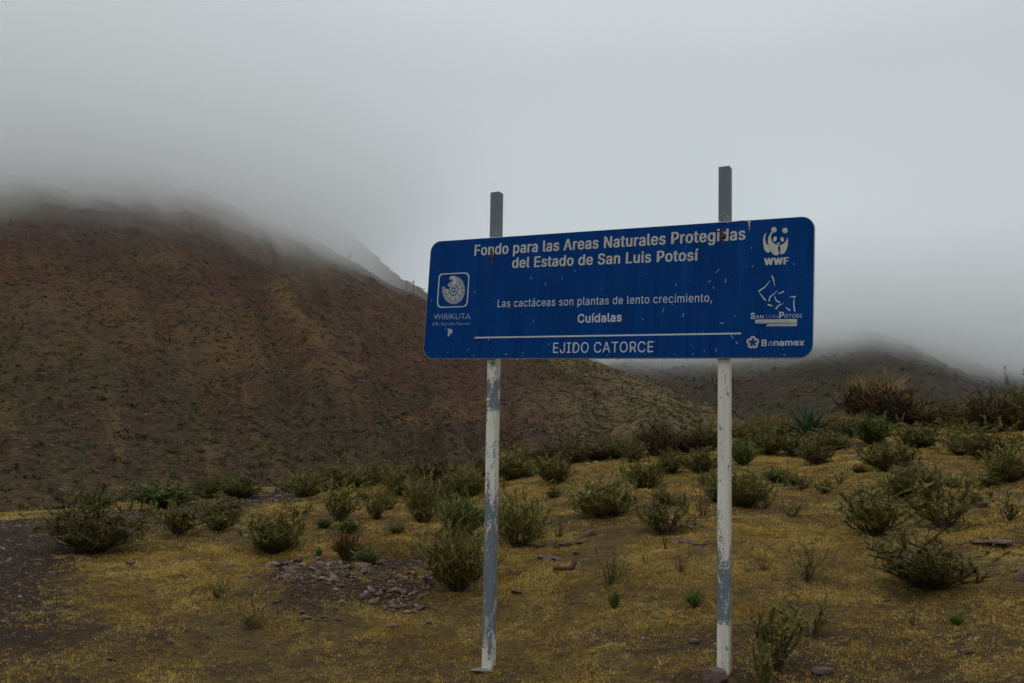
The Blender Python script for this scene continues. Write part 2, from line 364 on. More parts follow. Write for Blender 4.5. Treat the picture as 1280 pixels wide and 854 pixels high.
# ------------------------------------------------------------------ sign
SM = Matrix(((ax[0], ay[0], an[0], PO[0]), (ax[1], ay[1], an[1], PO[1]), (ax[2], ay[2], an[2], PO[2]), (0, 0, 0, 1)))
base_pt = (postL[1] + postR[1]) / 2
sign = bpy.data.objects.new('sign', None); COL.objects.link(sign); sign.location = base_pt
tag(sign, 'blue metal nature reserve sign with worn white Spanish lettering on two peeling white posts', 'sign')
bpy.context.view_layer.update()
def keep(o, parent):                     # parent without moving
    mw = o.matrix_world.copy(); o.parent = parent; o.matrix_parent_inverse = Matrix.Identity(4)
    pm = parent.matrix_world if parent.parent is None else parent.parent.matrix_world @ parent.matrix_basis
    o.matrix_basis = pm.inverted() @ mw
def round_rect(x0, y0, x1, y1, r, n=8):
    p = []
    for cx, cy, a0 in ((x1 - r, y1 - r, 0), (x0 + r, y1 - r, 90), (x0 + r, y0 + r, 180), (x1 - r, y0 + r, 270)):
        for k in range(n + 1):
            a = math.radians(a0 + 90 * k / n); p.append((cx + r * math.cos(a), cy + r * math.sin(a)))
    return p
# panel: front skin (blue) over a pale folded rim
mb = NT('blue_enamel', .5, .05)
pn = mb.noise(1.7, 5); strk = mb.noise(1.0, 5, mb.mapping((13, .9, 1)), .6); sp1 = mb.noise(70, 2); sp2 = mb.noise(26, 3, rough=.7); dr = mb.noise(9, 4)
bc = mb.mix(pn, (.0003, .036, .172), (.0004, .044, .20))
bc = mb.mix(mb.ramp(strk, [(.36, .5), (.62, 0.0)]), bc, (.0008, .018, .090)); bc = mb.mix(mb.ramp(mb.noise(2.2, 6, rough=.65), [(.52, 0.0), (.75, .35)]), bc, (.012, .06, .20))
bc = mb.mix(mb.ramp(strk, [(.66, 0.0), (.8, .25)]), bc, (.06, .14, .36))
bc = mb.mix(mb.ramp(sp1, [(.74, 0.0), (.78, .7)]), bc, (.35, .42, .55))
bc = mb.mix(mb.ramp(sp2, [(.76, 0.0), (.80, .55)]), bc, (.02, .03, .06))
mb.col(bc).bump(dr, .05, .01)
mb.L(mb.ramp(dr, [(.3, .4), (.7, .65)]), mb.b.inputs['Roughness'])
mrim = NT('galvanised_rim', .5, .4); mrim.col(mrim.mix(mrim.noise(30, 4), (.45, .5, .47), (.62, .66, .62)))
bm = bmesh.new(); RRAD = .085
outl = round_rect(0, 0, PW, PH, RRAD); rings = []
for z, ins in ((0, .003), (-.003, 0), (-THICK + .002, 0), (-THICK, .004)):
    rings.append([bm.verts.new((x + (ins if x < PW / 2 else -ins), y + (ins if y < PH / 2 else -ins), z)) for x, y in outl])
for a, b in zip(rings, rings[1:]):
    for k in range(len(a)):
        f = bm.faces.new((a[k], b[k], b[(k + 1) % len(a)], a[(k + 1) % len(a)])); f.material_index = 1; f.smooth = False
bm.faces.new(rings[0]).material_index = 0
bm.faces.new(list(reversed(rings[-1]))).material_index = 1
for f in bm.faces: pass
bmesh.ops.recalc_face_normals(bm, faces=bm.faces)
me = bpy.data.meshes.new('panel'); bm.to_mesh(me); bm.free(); me.materials.append(mb.m); me.materials.append(mrim.m)
panel = link('panel', me); panel.matrix_world = SM
bpy.context.view_layer.update(); keep(panel, sign); bpy.context.view_layer.update()

ml = NT('aged_reflective_film', .6, .3)
lc = ml.mix(ml.noise(6, 4), (.36, .36, .34), (.48, .475, .44)); lc = ml.mix(ml.ramp(ml.noise(55, 4, rough=.7), [(.60, 0.0), (.68, .85)]), lc, (.08, .13, .26))
ml.col(lc)
mlt = NT('thin_print', .6, .3)
lt = mlt.mix(mlt.noise(9, 3), (.38, .42, .47), (.50, .54, .56)); lt = mlt.mix(mlt.ramp(mlt.noise(60, 4, rough=.7), [(.60, 0.0), (.70, .7)]), lt, (.03, .1, .3))
mlt.col(lt)
mfd = NT('faded_print', .6, .3)
fd = mfd.mix(mfd.ramp(mfd.noise(75, 4, rough=.7), [(.42, 0.0), (.56, 1.0)]), (.34, .40, .48), (.006, .075, .33)); mfd.col(fd)

LIFT = .0012
def flat(polys, name, mat, parent=panel, z=LIFT):
    """polys: closed outlines in panel coordinates -> one thin mesh"""
    vs = []; fs = []
    for p in polys:
        b = len(vs); vs += [(x, y, z) for x, y in p]
        for tri in tessellate_polygon([[Vector((x, y, 0)) for x, y in p]]):
            a, c, d = [p[i] for i in tri]
            if (c[0] - a[0]) * (d[1] - a[1]) - (c[1] - a[1]) * (d[0] - a[0]) < 0: tri = tri[::-1]
            fs.append(tuple(b + i for i in tri))
    me = bpy.data.meshes.new(name); me.from_pydata(vs, [], fs); me.update()
    return link(name, me, mat, parent)
def load_font():
    try:
        import os
        d = bpy.utils.system_resource('DATAFILES', path='fonts')
        return bpy.data.fonts.load(os.path.join(d, 'Inter.woff2'))
    except Exception: return None
FONT = load_font()
def text_polys(body, offset=0.0, spacing=1.0, font=None, shear=0):
    cu = bpy.data.curves.new('t', 'FONT'); cu.body = body; cu.size = 1; cu.offset = offset; cu.space_character = spacing; cu.resolution_u = 3; cu.shear = shear
    cu.fill_mode = 'FRONT'
    if font is not None: cu.font = font
    o = bpy.data.objects.new('t', cu); COL.objects.link(o); dg = bpy.context.evaluated_depsgraph_get(); dg.update()
    me = bpy.data.meshes.new_from_object(o.evaluated_get(dg)); bpy.data.objects.remove(o); bpy.data.curves.remove(cu)
    v = np.array([q.co[:2] for q in me.vertices]); f = [tuple(p.vertices) for p in me.polygons]; bpy.data.meshes.remove(me); return v, f
def lettering(name, body, pl, pr, cap_px, mat, offset=0.0, spacing=1.0, font=FONT, shear=0, z=LIFT, heavy=0.0):
    """pl, pr: photo pixels of the left and right ends of the baseline, cap_px: capital height at the left"""
    v, f = text_polys(body, offset, spacing, font, shear)
    vc, _ = text_polys('E', offset, spacing, font)
    a = uv(*pl); b = uv(*pr); t = uv(pl[0], pl[1] - cap_px); h = t[1] - a[1]
    off = np.array([0, -1, 1, -2, 2]) * heavy if heavy else [0]
    v[:, 0] -= v[:, 0].min(); wx = v[:, 0].max(); hc = vc[:, 1].max()
    L = np.linalg.norm(b - a); d = (b - a) / L; n = np.array([-d[1], d[0]])
    q = a[None] + v[:, :1] / wx * L * d[None] + v[:, 1:] / hc * h * n[None]
    fx = sorted(f, key=lambda t: v[list(t), 0].min()); words = []; reach = -9
    for t in fx:                                       # one object per word
        if not words or v[list(t), 0].min() - reach > .19: words.append([])
        words[-1].append(t); reach = max(reach, v[list(t), 0].max())
    for wd in words:
        ids = sorted({i for t in wd for i in t}); ix = {k: j for j, k in enumerate(ids)}
        vv = []; ff = []
        for j, of in enumerate(off):
            b_ = len(vv); sh = d * of * L / wx; vv += [(q[i][0] + sh[0], q[i][1] + sh[1], z + j * .00015) for i in ids]; ff += [tuple(b_ + ix[i] for i in t) for t in wd]
        me = bpy.data.meshes.new(name); me.from_pydata(vv, [], ff); me.update()
        if len(me.polygons) and me.polygons[0].normal.z < 0: me.flip_normals()
        link(name, me, mat, panel)
lettering('heading_lettering', 'Fondo para las Areas Naturales Protegidas', (593.3, 319.6), (931.3, 299.6), 13.2, ml.m, .008, 1.07, heavy=.009)
lettering('heading_lettering', 'del Estado de San Luis Potosí', (640.3, 335.0), (872.6, 325.6), 12.8, ml.m, .008, 1.07, heavy=.009)
lettering('message_lettering', 'Las cactáceas son plantas de lento crecimiento,', (621.9, 384.2), (890, 377.2), 9.4, mlt.m, .0, 1.06)
lettering('message_lettering', 'Cuídalas', (721.9, 403.4), (777.0, 401.8), 10.6, mlt.m, .016, 1.04)
lettering('community_lettering', 'EJIDO CATORCE', (691.3, 441.4), (816.4, 440.3), 12.9, mlt.m, .0, 1.05)
def thick_line(pts, wd, px=True, taper=False):
    """outline of a stroke through photo pixels"""
    q = [uv(*p) for p in pts] if px else [np.array(p) for p in pts]
    l = []; r = []
    for i, p in enumerate(q):
        d = (q[min(i + 1, len(q) - 1)] - q[max(i - 1, 0)]); d = d / np.linalg.norm(d); n = np.array([-d[1], d[0]])
        ww = wd / 2 * (1 if not taper else [1.0, .8, .25][min(2, int(3 * i / len(q)))])
        l.append(tuple(p + n * ww)); r.append(tuple(p - n * ww))
    return l + r[::-1]
PXM = PH / 162.0
flat([thick_line([(593.3, 422.3), (926.2, 416.9)], 1.9 * PXM)], 'rule_line', mlt.m)
# panda emblem
def zp(ox, oy, s): return lambda p: tuple(uv(ox + p[0] / s, oy + p[1] / s))
Z = zp(930, 275, 12.2)
def ell(cx, cy, rx, ry, n=18, rot=0):
    c, s_ = math.cos(rot), math.sin(rot)
    return [(cx + rx * math.cos(2 * math.pi * k / n) * c - ry * math.sin(2 * math.pi * k / n) * s_, cy + rx * math.cos(2 * math.pi * k / n) * s_ + ry * math.sin(2 * math.pi * k / n) * c) for k in range(n)]
panda = [ell(457, 150, 42, 42), ell(625, 162, 42, 42), ell(473, 292, 27, 42, rot=.35), ell(582, 297, 27, 38, rot=-.2),
         [(498, 345), (552, 345), (532, 368), (518, 368)],
         [(432, 172), (395, 215), (370, 270), (365, 330), (372, 375), (385, 430), (408, 470), (432, 510), (460, 535), (490, 545), (525, 532), (540, 505), (522, 470), (518, 420), (530, 398), (550, 385), (535, 376), (505, 378), (470, 368), (440, 345), (418, 305), (411, 255), (425, 212), (450, 190)],
         [(350, 190), (312, 225), (292, 290), (293, 360), (305, 430), (325, 478), (360, 500), (398, 492), (404, 470), (385, 432), (372, 388), (345, 368), (327, 330), (322, 280), (332, 230)],
         [(662, 262), (645, 320), (605, 362), (552, 388), (548, 405), (556, 430), (552, 480), (550, 520), (580, 525), (620, 505), (650, 450), (668, 380), (672, 310)]]
flat([[Z(p) for p in sh] for sh in panda], 'panda_emblem', ml.m)
lettering('emblem_lettering', 'WWF', (955.6, 331.6), (985.2, 330.4), 8.6, ml.m, .012, 1.12, heavy=.02)
# eagle emblem in its rounded frame
Z = zp(535, 335, 9.49)
def sk(p, f=1): return p
fr_o = [(130 + 40, 68), (150, 75), (133, 92), (128, 120), (108, 410), (112, 445), (128, 466), (160, 474), (410, 466), (448, 456), (466, 430), (472, 400), (492, 110), (486, 80), (466, 60), (440, 54)]
cx0 = sum(p[0] for p in fr_o) / len(fr_o); cy0 = sum(p[1] for p in fr_o) / len(fr_o)
fr_polys = []
n = len(fr_o)
for k in range(n):
    a, b = fr_o[k], fr_o[(k + 1) % n]
    ia = (cx0 + (a[0] - cx0) * .935, cy0 + (a[1] - cy0) * .945); ib = (cx0 + (b[0] - cx0) * .935, cy0 + (b[1] - cy0) * .945)
    fr_polys.append([Z(a), Z(b), Z(ib), Z(ia)])
flat(fr_polys, 'emblem_frame', mlt.m)
eg = []
C0 = (300, 262)
def pol(r, deg, sx=.98, sy=1.22): a = math.radians(deg); return (C0[0] + r * sx * math.cos(a) + 4, C0[1] - r * sy * math.sin(a) * (1 if deg < 180 else 1.0))
for k in range(52):                                    # outer feather tips
    d0 = k * 360 / 52
    if 78 < d0 < 162: continue
    eg.append([pol(104, d0), pol(104, d0 + 4.6), pol(138 if d0 < 80 or d0 > 160 else 120, d0 + 4.0), pol(138, d0 + .4)])
for s0, s1 in ((12, 40), (44, 76), (-34, 8), (-72, -38), (-112, -76), (-150, -116), (-188, -154), (100, 122), (126, 150)):   # wing and tail sectors
    r0_, r1_ = (58, 100) if s0 < 95 else (50, 88)
    for q in range(3):
        t0 = s0 + (s1 - s0) * q / 3 + 1; t1 = s0 + (s1 - s0) * (q + 1) / 3 - 1.5
        eg.append([pol(r0_, t0), pol(r0_, t1), pol(r1_, t1), pol(r1_, t0)])
for k in range(12): eg.append([pol(26, k * 30), pol(26, k * 30 + 22), pol(50, k * 30 + 20), pol(50, k * 30 + 3)])
eg.append([pol(13, k * 45) for k in range(8)])
eg.append([(255, 128), (262, 108), (285, 95), (312, 97), (330, 112), (336, 145), (325, 185), (305, 215), (285, 205), (283, 178), (296, 158), (292, 138), (275, 130), (262, 148)])
flat([[Z(p) for p in sh] for sh in eg], 'eagle_emblem', ml.m)
lettering('emblem_lettering', 'WIRIKUTA', (542.0, 399.6), (588.0, 399.0), 7.2, mfd.m, .004, 1.0, font=None)
lettering('emblem_lettering', 'Sitio Sagrado Natural', (540.3, 406.8), (587.5, 406.2), 3.6, mfd.m, .0, 1.0, font=None)
# state mark: a broken outline, small capitals and two bars
Z = zp(930, 335, 7.42)
strokes = [[(135, 218), (190, 182), (245, 115)], [(258, 72), (275, 110), (285, 170)], [(200, 302), (170, 265), (140, 228)], [(232, 310), (242, 268), (310, 215)], [(335, 322), (300, 305), (280, 255)],
           [(370, 218), (345, 230), (315, 242)], [(220, 340), (245, 346), (268, 356)], [(295, 382), (320, 348), (370, 330)], [(480, 266), (455, 268), (425, 270)], [(470, 402), (461, 330), (467, 270)], [(430, 396), (410, 382), (386, 364)]]
flat([thick_line([(930 + x / 7.42, 335 + y / 7.42) for x, y in s_], 1.5 * PXM, taper=True) for s_ in strokes], 'state_emblem', mlt.m)
def zt(name, body, x0, x1, y, cap, mat, off=.0): lettering(name, body, (930 + x0 / 7.42, 335 + y / 7.42), (930 + x1 / 7.42, 335 + (y - .012 * (x1 - x0)) / 7.42), cap / 7.42, mat, off)
zt('emblem_lettering', 'S', 62, 102, 472, 56, mlt.m, .02); zt('emblem_lettering', 'AN', 106, 182, 470, 32, mlt.m)
zt('emblem_lettering', 'LUIS', 205, 318, 466, 30, mfd.m); zt('emblem_lettering', 'P', 326, 370, 464, 56, mlt.m, .02); zt('emblem_lettering', 'OTOSI', 375, 536, 462, 32, mlt.m)
flat([[Z(p) for p in ((105, 516), (105, 480), (492, 474), (492, 511))], [Z(p) for p in ((206, 543), (222, 521), (492, 517), (490, 540))]], 'emblem_bar', ml.m)
mk = []
for (x0, x1, y, h) in ((118, 250, 499, 22), (278, 425, 497, 20), (222, 330, 533, 13), (345, 380, 532, 12), (395, 480, 531, 13)):
    x = x0
    while x < x1:
        ww = random.uniform(6, 10); hh = h * random.uniform(.55, 1)
        mk.append([Z(p) for p in ((x, y + h / 2), (x + ww * .6, y + h / 2), (x + ww * .9, y + h / 2 - hh), (x + ww * .4, y + h / 2 - hh))]); x += ww + 4
flat(mk, 'worn_small_print', mfd.m, z=LIFT * 2)
# bank mark: a ring of curled petals and its name
pet = []
for k in range(5):
    a = math.radians(90 + 72 * k); c_ = (82 + 33 * math.cos(a), 692 - 33 * math.sin(a)); n = 12
    arc = [a - 2.2 + 4.6 * j / n for j in range(n + 1)]
    pet.append([Z(p) for p in [(c_[0] + 27 * math.cos(t), c_[1] - 27 * math.sin(t)) for t in arc] + [(c_[0] + 11 * math.cos(t), c_[1] - 11 * math.sin(t)) for t in arc[::-1]]])
flat(pet, 'petal_emblem', ml.m)
zt('emblem_lettering', 'B', 164, 212, 724, 58, mlt.m, .012); zt('emblem_lettering', 'a', 226, 262, 722, 56, mfd.m, .01); zt('emblem_lettering', 'namex', 276, 562, 721, 56, mlt.m, .014)
# damage: chips, scratches, rust, the peeled blotch
Z = zp(535, 335, 9.49)
chips = [[Z(p) for p in ((232, 725), (262, 720), (285, 730), (293, 752), (290, 772), (268, 782), (262, 800), (246, 815), (232, 805), (240, 782))]]
for (x, y, l, a) in ((546, 404, 3, 60), (557, 411, 3, 50), (664, 347.5, 3, 110), (703, 348, 3.5, 100), (719, 339, 2.5, 20), (682, 355, 3, 70), (897, 339, 6, 50), (887, 352, 4.5, 30), (892, 360, 3, 100), (907, 351, 5, 85), (854, 394, 5, 75), (829, 388, 6, 70),
                     (902, 404, 5, 10), (845, 356, 3, 90), (915, 421, 7, -60), (921, 429, 4, -50), (895, 438, 4, 90), (941, 333, 3, 60), (939, 310, 3, 110), (992, 330, 2.5, 90), (611, 424, 4, 70), (633, 443, 3.5, 30), (586, 437, 3, 45), (593.5, 365, 3, 90), (667, 402, 3, 90)):
    c_, s_ = math.cos(math.radians(a)), math.sin(math.radians(a))
    chips.append(thick_line([(x - c_ * l / 2, y + s_ * l / 2), (x, y + random.uniform(-.3, .3)), (x + c_ * l / 2, y - s_ * l / 2)], random.uniform(.5, .95) * PXM))
for _ in range(110):
    u_, v_ = random.uniform(.03, PW - .03), random.choice((.03 + (PH - .06) * random.random(), .02 + .12 * random.random() ** 2)); r_ = random.uniform(.0010, .0026) * random.choice((1, 1, 1.6))
    chips.append([(u_ + r_ * math.cos(k) * random.uniform(.6, 1.2), v_ + r_ * math.sin(k) * random.uniform(.7, 1.9)) for k in (0, 1.1, 2.2, 3.4, 4.3, 5.4)])
mch = NT('bare_metal_chip', .7, .2); mch.col(mch.mix(mch.noise(14, 3), (.16, .22, .33), (.42, .45, .48)))
flat(chips, 'paint_chips', mch.m, z=LIFT * 1.5)['kind'] = 'stuff'
mru = NT('rust', .9, .1); mru.col(mru.mix(mru.noise(60, 4), (.05, .022, .012), (.16, .075, .035))).bump(mru.noise(90, 3), .5, .003)
mtan = NT('old_primer', .8, .1); mtan.col(mtan.mix(mtan.noise(40, 4), (.36, .25, .15), (.5, .40, .28)))
Z = zp(770, 260, 4.269)
for q_ in (((698, 66), (722, 64), (716, 84), (713, 130), (707, 84)), ((585, 72), (604, 71), (596, 82)), ((640, 69), (690, 66), (668, 71))): flat([[Z(p) for p in q_]], 'peeled_edge', mtan.m, z=LIFT * 2)
dk = []
for (x, y, rx, ry) in ((614.6, 317, 1.6, 8), (615.5, 326, 1.2, 5), (903, 293, 2.2, 7), (904, 301, 1.4, 4), (903.5, 289, 1.6, 3.5)):
    dk.append([tuple(uv(x + rx * math.cos(k * .7) * random.uniform(.6, 1.15), y + ry * math.sin(k * .7) * random.uniform(.6, 1.15))) for k in range(9)][::-1])
for i_, q_ in enumerate(dk): flat([q_], 'rust_stain', mru.m, z=LIFT * (2.5 + .5 * i_))
for (x, y) in ((614.9, 321.8), (903.3, 296)):
    bm = bmesh.new(); bmesh.ops.create_cone(bm, cap_ends=True, segments=6, radius1=2.3 * PXM, radius2=1.9 * PXM, depth=.012)
    bmesh.ops.create_cone(bm, cap_ends=True, segments=14, radius1=3.1 * PXM, radius2=3.0 * PXM, depth=.003, matrix=Matrix.Translation((0, 0, -.0055)))
    me = bpy.data.meshes.new('bolt'); bm.to_mesh(me); bm.free(); q = uv(x, y); link('bolt', me, mru.m, panel, (q[0], q[1], .009))
# rain drops hanging under the lower edge
mw = NT('water', .02, .5); mw.b.inputs['Transmission Weight'].default_value = 1; mw.b.inputs['IOR'].default_value = 1.33
bm = bmesh.new()
for x in (544, 580, 598, 646, 655, 690, 742, 772, 802, 829, 858, 940, 946, 953, 961, 969, 980, 990, 1003):
    q = uv(x, 449.0 if x < 1000 else 448.5); r_ = random.uniform(.0045, .0075)
    bmesh.ops.create_icosphere(bm, subdivisions=2, radius=r_, matrix=Matrix.Translation((q[0], -r_ * .7, -.006)) @ Matrix.Diagonal((1, 1.35, 1, 1)))
me = bpy.data.meshes.new('rain_drops'); bm.to_mesh(me); bm.free()
for p in me.polygons: p.use_smooth = True
link('rain_drops', me, mw.m, panel)['kind'] = 'stuff'

# posts: square galvanised tube, old white paint peeling off
def post_mat(name, zones, L, seed):
    """zones: (height fraction, paint amount) from the foot up"""
    m = NT(name, .6, .35)
    sp = m.t.nodes.new('ShaderNodeSeparateXYZ'); m.L(m.tc.outputs['Object'], sp.inputs[0])
    zf = m.math('DIVIDE', sp.outputs[2], L); amt = m.ramp(zf, [(p, v) for p, v in zones])
    vec = m.mapping((1, 1, .38), loc=(seed, seed * 2, 0))
    n = m.noise(20, 7, vec, .72, .5); n2 = m.noise(110, 4, vec, .65)
    v = m.math('ADD', m.math('ADD', amt, m.math('MULTIPLY', m.math('SUBTRACT', n, .5), 3.0)), m.math('MULTIPLY', m.math('SUBTRACT', n2, .5), 2.0))
    # paint survives worst along the arrises
    ex = m.math('MULTIPLY', m.math('ABSOLUTE', sp.outputs[0]), 1 / (PWD / 2)); edge = m.ramp(ex, [(.82, 0.0), (1.0, .28)])
    v = m.math('SUBTRACT', v, edge); side = m.ramp(m.math('ADD', m.math('MULTIPLY', sp.outputs[0], 1 / PWD), .5), [(.955, 0.0), (.985, .30)]); v = m.math('ADD', v, m.math('MULTIPLY', side, m.ramp(zf, [(.68, 1.0), (.76, .55)])))
    mask = m.ramp(v, [(.485, 0.0), (.515, 1.0)])
    grey = m.mix(m.noise(12, 5, m.mapping((1, 1, .25))), (.085, .105, .125), (.15, .18, .20)); grey = m.mix(m.ramp(m.noise(45, 4), [(.6, 0.0), (.75, .5)]), grey, (.30, .34, .35))
    white = m.mix(m.noise(5, 4, m.mapping((1, 1, .3))), (.52, .52, .45), (.66, .65, .58))
    white = m.mix(m.ramp(m.noise(2.4, 6, m.mapping((2.5, 2.5, .25), loc=(seed, 0, 0)), .6), [(.46, 0.0), (.70, .75)]), white, (.46, .36, .27))
    white = m.mix(m.ramp(m.noise(60, 4, rough=.7), [(.62, 0.0), (.74, .7)]), white, (.28, .24, .2))
    m.col(m.mix(mask, grey, white)).bump(mask, .5, .0015)
    return m.m
PWD = 13.0 / F * np.linalg.norm((postL[0] + postR[0]) / 2 - EYE)
print('post width', PWD, 'plate', PW, PH, 'bases', postL[1], postR[1], 'ground there', ground_z(postL[1][0], postL[1][1]), ground_z(postR[1][0], postR[1][1]))
for (top, bot), zones, seed in ((postL, [(0, .80), (.05, .72), (.08, .3), (.18, .10), (.33, .25), (.38, .70), (.42, .85), (.52, .80), (.535, .25), (.58, .28), (.60, .70), (.66, .80), (.70, .05), (1, .0)], 1.3),
                                (postR, [(0, .82), (.10, .78), (.115, .12), (.18, .2), (.215, .35), (.25, .76), (.40, .88), (.62, .90), (.66, .85), (.72, .05), (1, .0)], 4.7)):
    axis = top - bot; L = float(np.linalg.norm(axis)); zz = axis / L; xx = ax - (ax @ zz) * zz; xx /= np.linalg.norm(xx); yy = np.cross(zz, xx)
    sink = .35; b0 = bot - zz * sink
    bm = bmesh.new(); hw = PWD / 2; o4 = round_rect(-hw, 0, hw, PWD, .006, 2); wt = .005
    i4 = [(x * (1 - wt / hw), PWD / 2 + (y - PWD / 2) * (1 - wt / hw)) for x, y in o4]
    lo = [bm.verts.new((x, y, 0)) for x, y in o4]; hi = [bm.verts.new((x, y, L + sink)) for x, y in o4]
    ih = [bm.verts.new((x, y, L + sink)) for x, y in i4]; il = [bm.verts.new((x, y, L + sink - .25)) for x, y in i4]
    n = len(o4)
    for k in range(n):
        j = (k + 1) % n
        bm.faces.new((lo[k], lo[j], hi[j], hi[k])); bm.faces.new((hi[k], hi[j], ih[j], ih[k])); bm.faces.new((ih[k], ih[j], il[j], il[k]))
    bm.faces.new(il)
    bmesh.ops.recalc_face_normals(bm, faces=bm.faces)
    me = bpy.data.meshes.new('post'); bm.to_mesh(me); bm.free()
    zs = [((p * L + sink) / (L + sink), v) for p, v in zones]
    o = link('post', me, post_mat('peeling_white_paint', zs, L + sink, seed))
    bk = b0 - an * .001
    o.matrix_world = Matrix(((xx[0], yy[0], zz[0], bk[0]), (xx[1], yy[1], zz[1], bk[1]), (xx[2], yy[2], zz[2], bk[2]), (0, 0, 0, 1)))
    bpy.context.view_layer.update(); keep(o, sign)

# ------------------------------------------------------------------ vegetation meshes
def leaf_mat(name, stops, rough=.7):
    m = NT(name, rough, .2); a = m.math('ADD', m.math('MULTIPLY', m.attr('rnd'), .7), m.math('MULTIPLY', m.rand(), .3))
    m.col(m.ramp(a, stops)); return m.m
M_GREEN = leaf_mat('olive_foliage', [(.05, (.075, .06, .018)), (.35, (.125, .118, .028)), (.7, (.20, .185, .044)), (1, (.33, .28, .09))])
M_FRESH = leaf_mat('fresh_green_foliage', [(.05, (.06, .07, .014)), (.5, (.10, .135, .025)), (1, (.18, .21, .05))])
M_DARK = leaf_mat('dark_foliage', [(.05, (.07, .053, .02)), (.5, (.125, .115, .03)), (1, (.28, .24, .075))])
M_BROWN = leaf_mat('dry_brown_foliage', [(.05, (.05, .034, .02)), (.5, (.10, .068, .032)), (1, (.21, .15, .065))])
M_STRAW = leaf_mat('straw', [(.05, (.10, .062, .022)), (.5, (.19, .125, .045)), (1, (.32, .22, .09))])
M_RUST = leaf_mat('rusty_grass', [(.05, (.07, .06, .015)), (.5, (.13, .075, .02)), (1, (.2, .11, .03))])
M_STEM = NT('woody_stem', .9, .1); M_STEM.col(M_STEM.mix(M_STEM.noise(9, 3), (.04, .027, .017), (.11, .08, .052))); M_STEM = M_STEM.m
M_TURF = NT('dry_turf_blades', .9, .1)
_c = M_TURF.ramp(M_TURF.attr('rnd'), [(.0, (.12, .073, .022)), (.3, (.33, .205, .047)), (.65, (.51, .35, .092)), (1, (.66, .49, .17))])
_c = M_TURF.mix(M_TURF.ramp(M_TURF.noise(.9, 5), [(.56, 0.0), (.76, .5)]), _c, (.16, .135, .032)); M_TURF.col(_c); M_TURF = M_TURF.m

def tubes(paths, rads, sides=3):
    v = []; f = []; b = 0
    for P, rd in zip(paths, rads):
        P = np.asarray(P); n = len(P); T = np.gradient(P, axis=0); T /= np.linalg.norm(T, axis=1)[:, None] + 1e-9
        ref = np.array([0.3, .8, .2]); A = np.cross(T, ref); A /= np.linalg.norm(A, axis=1)[:, None] + 1e-9; B = np.cross(T, A)
        for k in range(sides):
            an_ = 2 * math.pi * k / sides; v.append(P + (A * math.cos(an_) + B * math.sin(an_)) * np.asarray(rd)[:, None])
        for i in range(n - 1):
            for k in range(sides):
                k2 = (k + 1) % sides; f.append((b + k * n + i, b + k2 * n + i, b + k2 * n + i + 1, b + k * n + i + 1))
        b += sides * n
    return np.concatenate(v), np.array(f)
def blades(base, dirn, length, width, g, droop=0.0):
    """narrow triangles (n)"""
    n = len(base); side = np.cross(dirn, g.normal(size=(n, 3))); side /= np.linalg.norm(side, axis=1)[:, None] + 1e-9
    v = np.empty((n, 3, 3)); v[:, 0] = base - side * width[:, None] / 2; v[:, 1] = base + side * width[:, None] / 2
    v[:, 2] = base + dirn * length[:, None] - np.array([0, 0, 1]) * (droop * length)[:, None]
    return v.reshape(-1, 3), np.arange(n * 3).reshape(-1, 3)
def shrub_meshes(seed, nst, th_max, nleaf, llen, lw, spread, curve=.35, bare=.25, wob=.06, lean=0.0, stemr=.006):
    """unit shrub: about 1 wide and 1 tall, real size set by the object's scale"""
    g = np.random.default_rng(seed); paths = []; rads = []; lb = []; ld = []; rn = []
    for i in range(nst):
        ph = g.uniform(0, 2 * math.pi); th = th_max * g.random() ** .65; L = g.uniform(.42, 1.0) * (1 + .22 * (g.random() < .06)) * (1 - .18 * th / 1.3)
        d = np.array([math.sin(th) * math.cos(ph) + lean, math.sin(th) * math.sin(ph), math.cos(th)])
        n = 6; t = np.linspace(0, 1, n)[:, None]
        up = np.array([0, 0, 1.0]); P = np.array([math.cos(ph), math.sin(ph), 0]) * g.uniform(0, .07) + d * t * L + (up - d) * t ** 2 * L * curve * g.uniform(.3, 1.2)
        P[:, :2] *= .62; P += g.normal(size=P.shape) * wob * t * .5; P[0, 2] = -.03
        paths.append(P); rads.append(np.linspace(stemr, stemr * .3, n) * g.uniform(.6, 1.3))
        k = nleaf; u = bare + (1 - bare) * g.random(k) ** .8; s = u * (n - 1); i0 = np.minimum(s.astype(int), n - 2); fr = (s - i0)[:, None]
        p = P[i0] * (1 - fr) + P[i0 + 1] * fr; tg = P[i0 + 1] - P[i0]; tg /= np.linalg.norm(tg, axis=1)[:, None]
        dd = tg + g.normal(size=(k, 3)) * spread + up * .25; dd /= np.linalg.norm(dd, axis=1)[:, None]
        lb.append(p); ld.append(dd); rn.append(np.clip(g.normal(.5, .22, k) + g.normal(0, .12), 0, 1))
    lb = np.concatenate(lb); ld = np.concatenate(ld); rn = np.concatenate(rn); n = len(lb)
    lv, lf = blades(lb, ld, llen * g.uniform(.6, 1.4, n), lw * g.uniform(.6, 1.4, n), g)
    sv, sf = tubes(paths, rads)
    ext = np.percentile(np.hypot(lv[:, 0] - np.median(lv[:, 0]), lv[:, 1]), 93) * 2; hh = np.percentile(lv[:, 2], 96); q = np.array([1 / ext, 1 / ext, 1 / hh])
    sv = sv * q; lv = lv * q
    return sv, sf, lv, lf, np.repeat(rn, 3)
KIND = {}
def mk_kind(k, mats, seeds, **kw):
    KIND[k] = []
    for sd_ in seeds:
        sv, sf, lv, lf, rn = shrub_meshes(sd_, **kw)
        a = mesh_np('stems', sv, sf); a.materials.append(M_STEM); b = mesh_np('foliage', lv, lf, False, {'rnd': rn}); b.materials.append(mats)
        KIND[k].append((a, b))
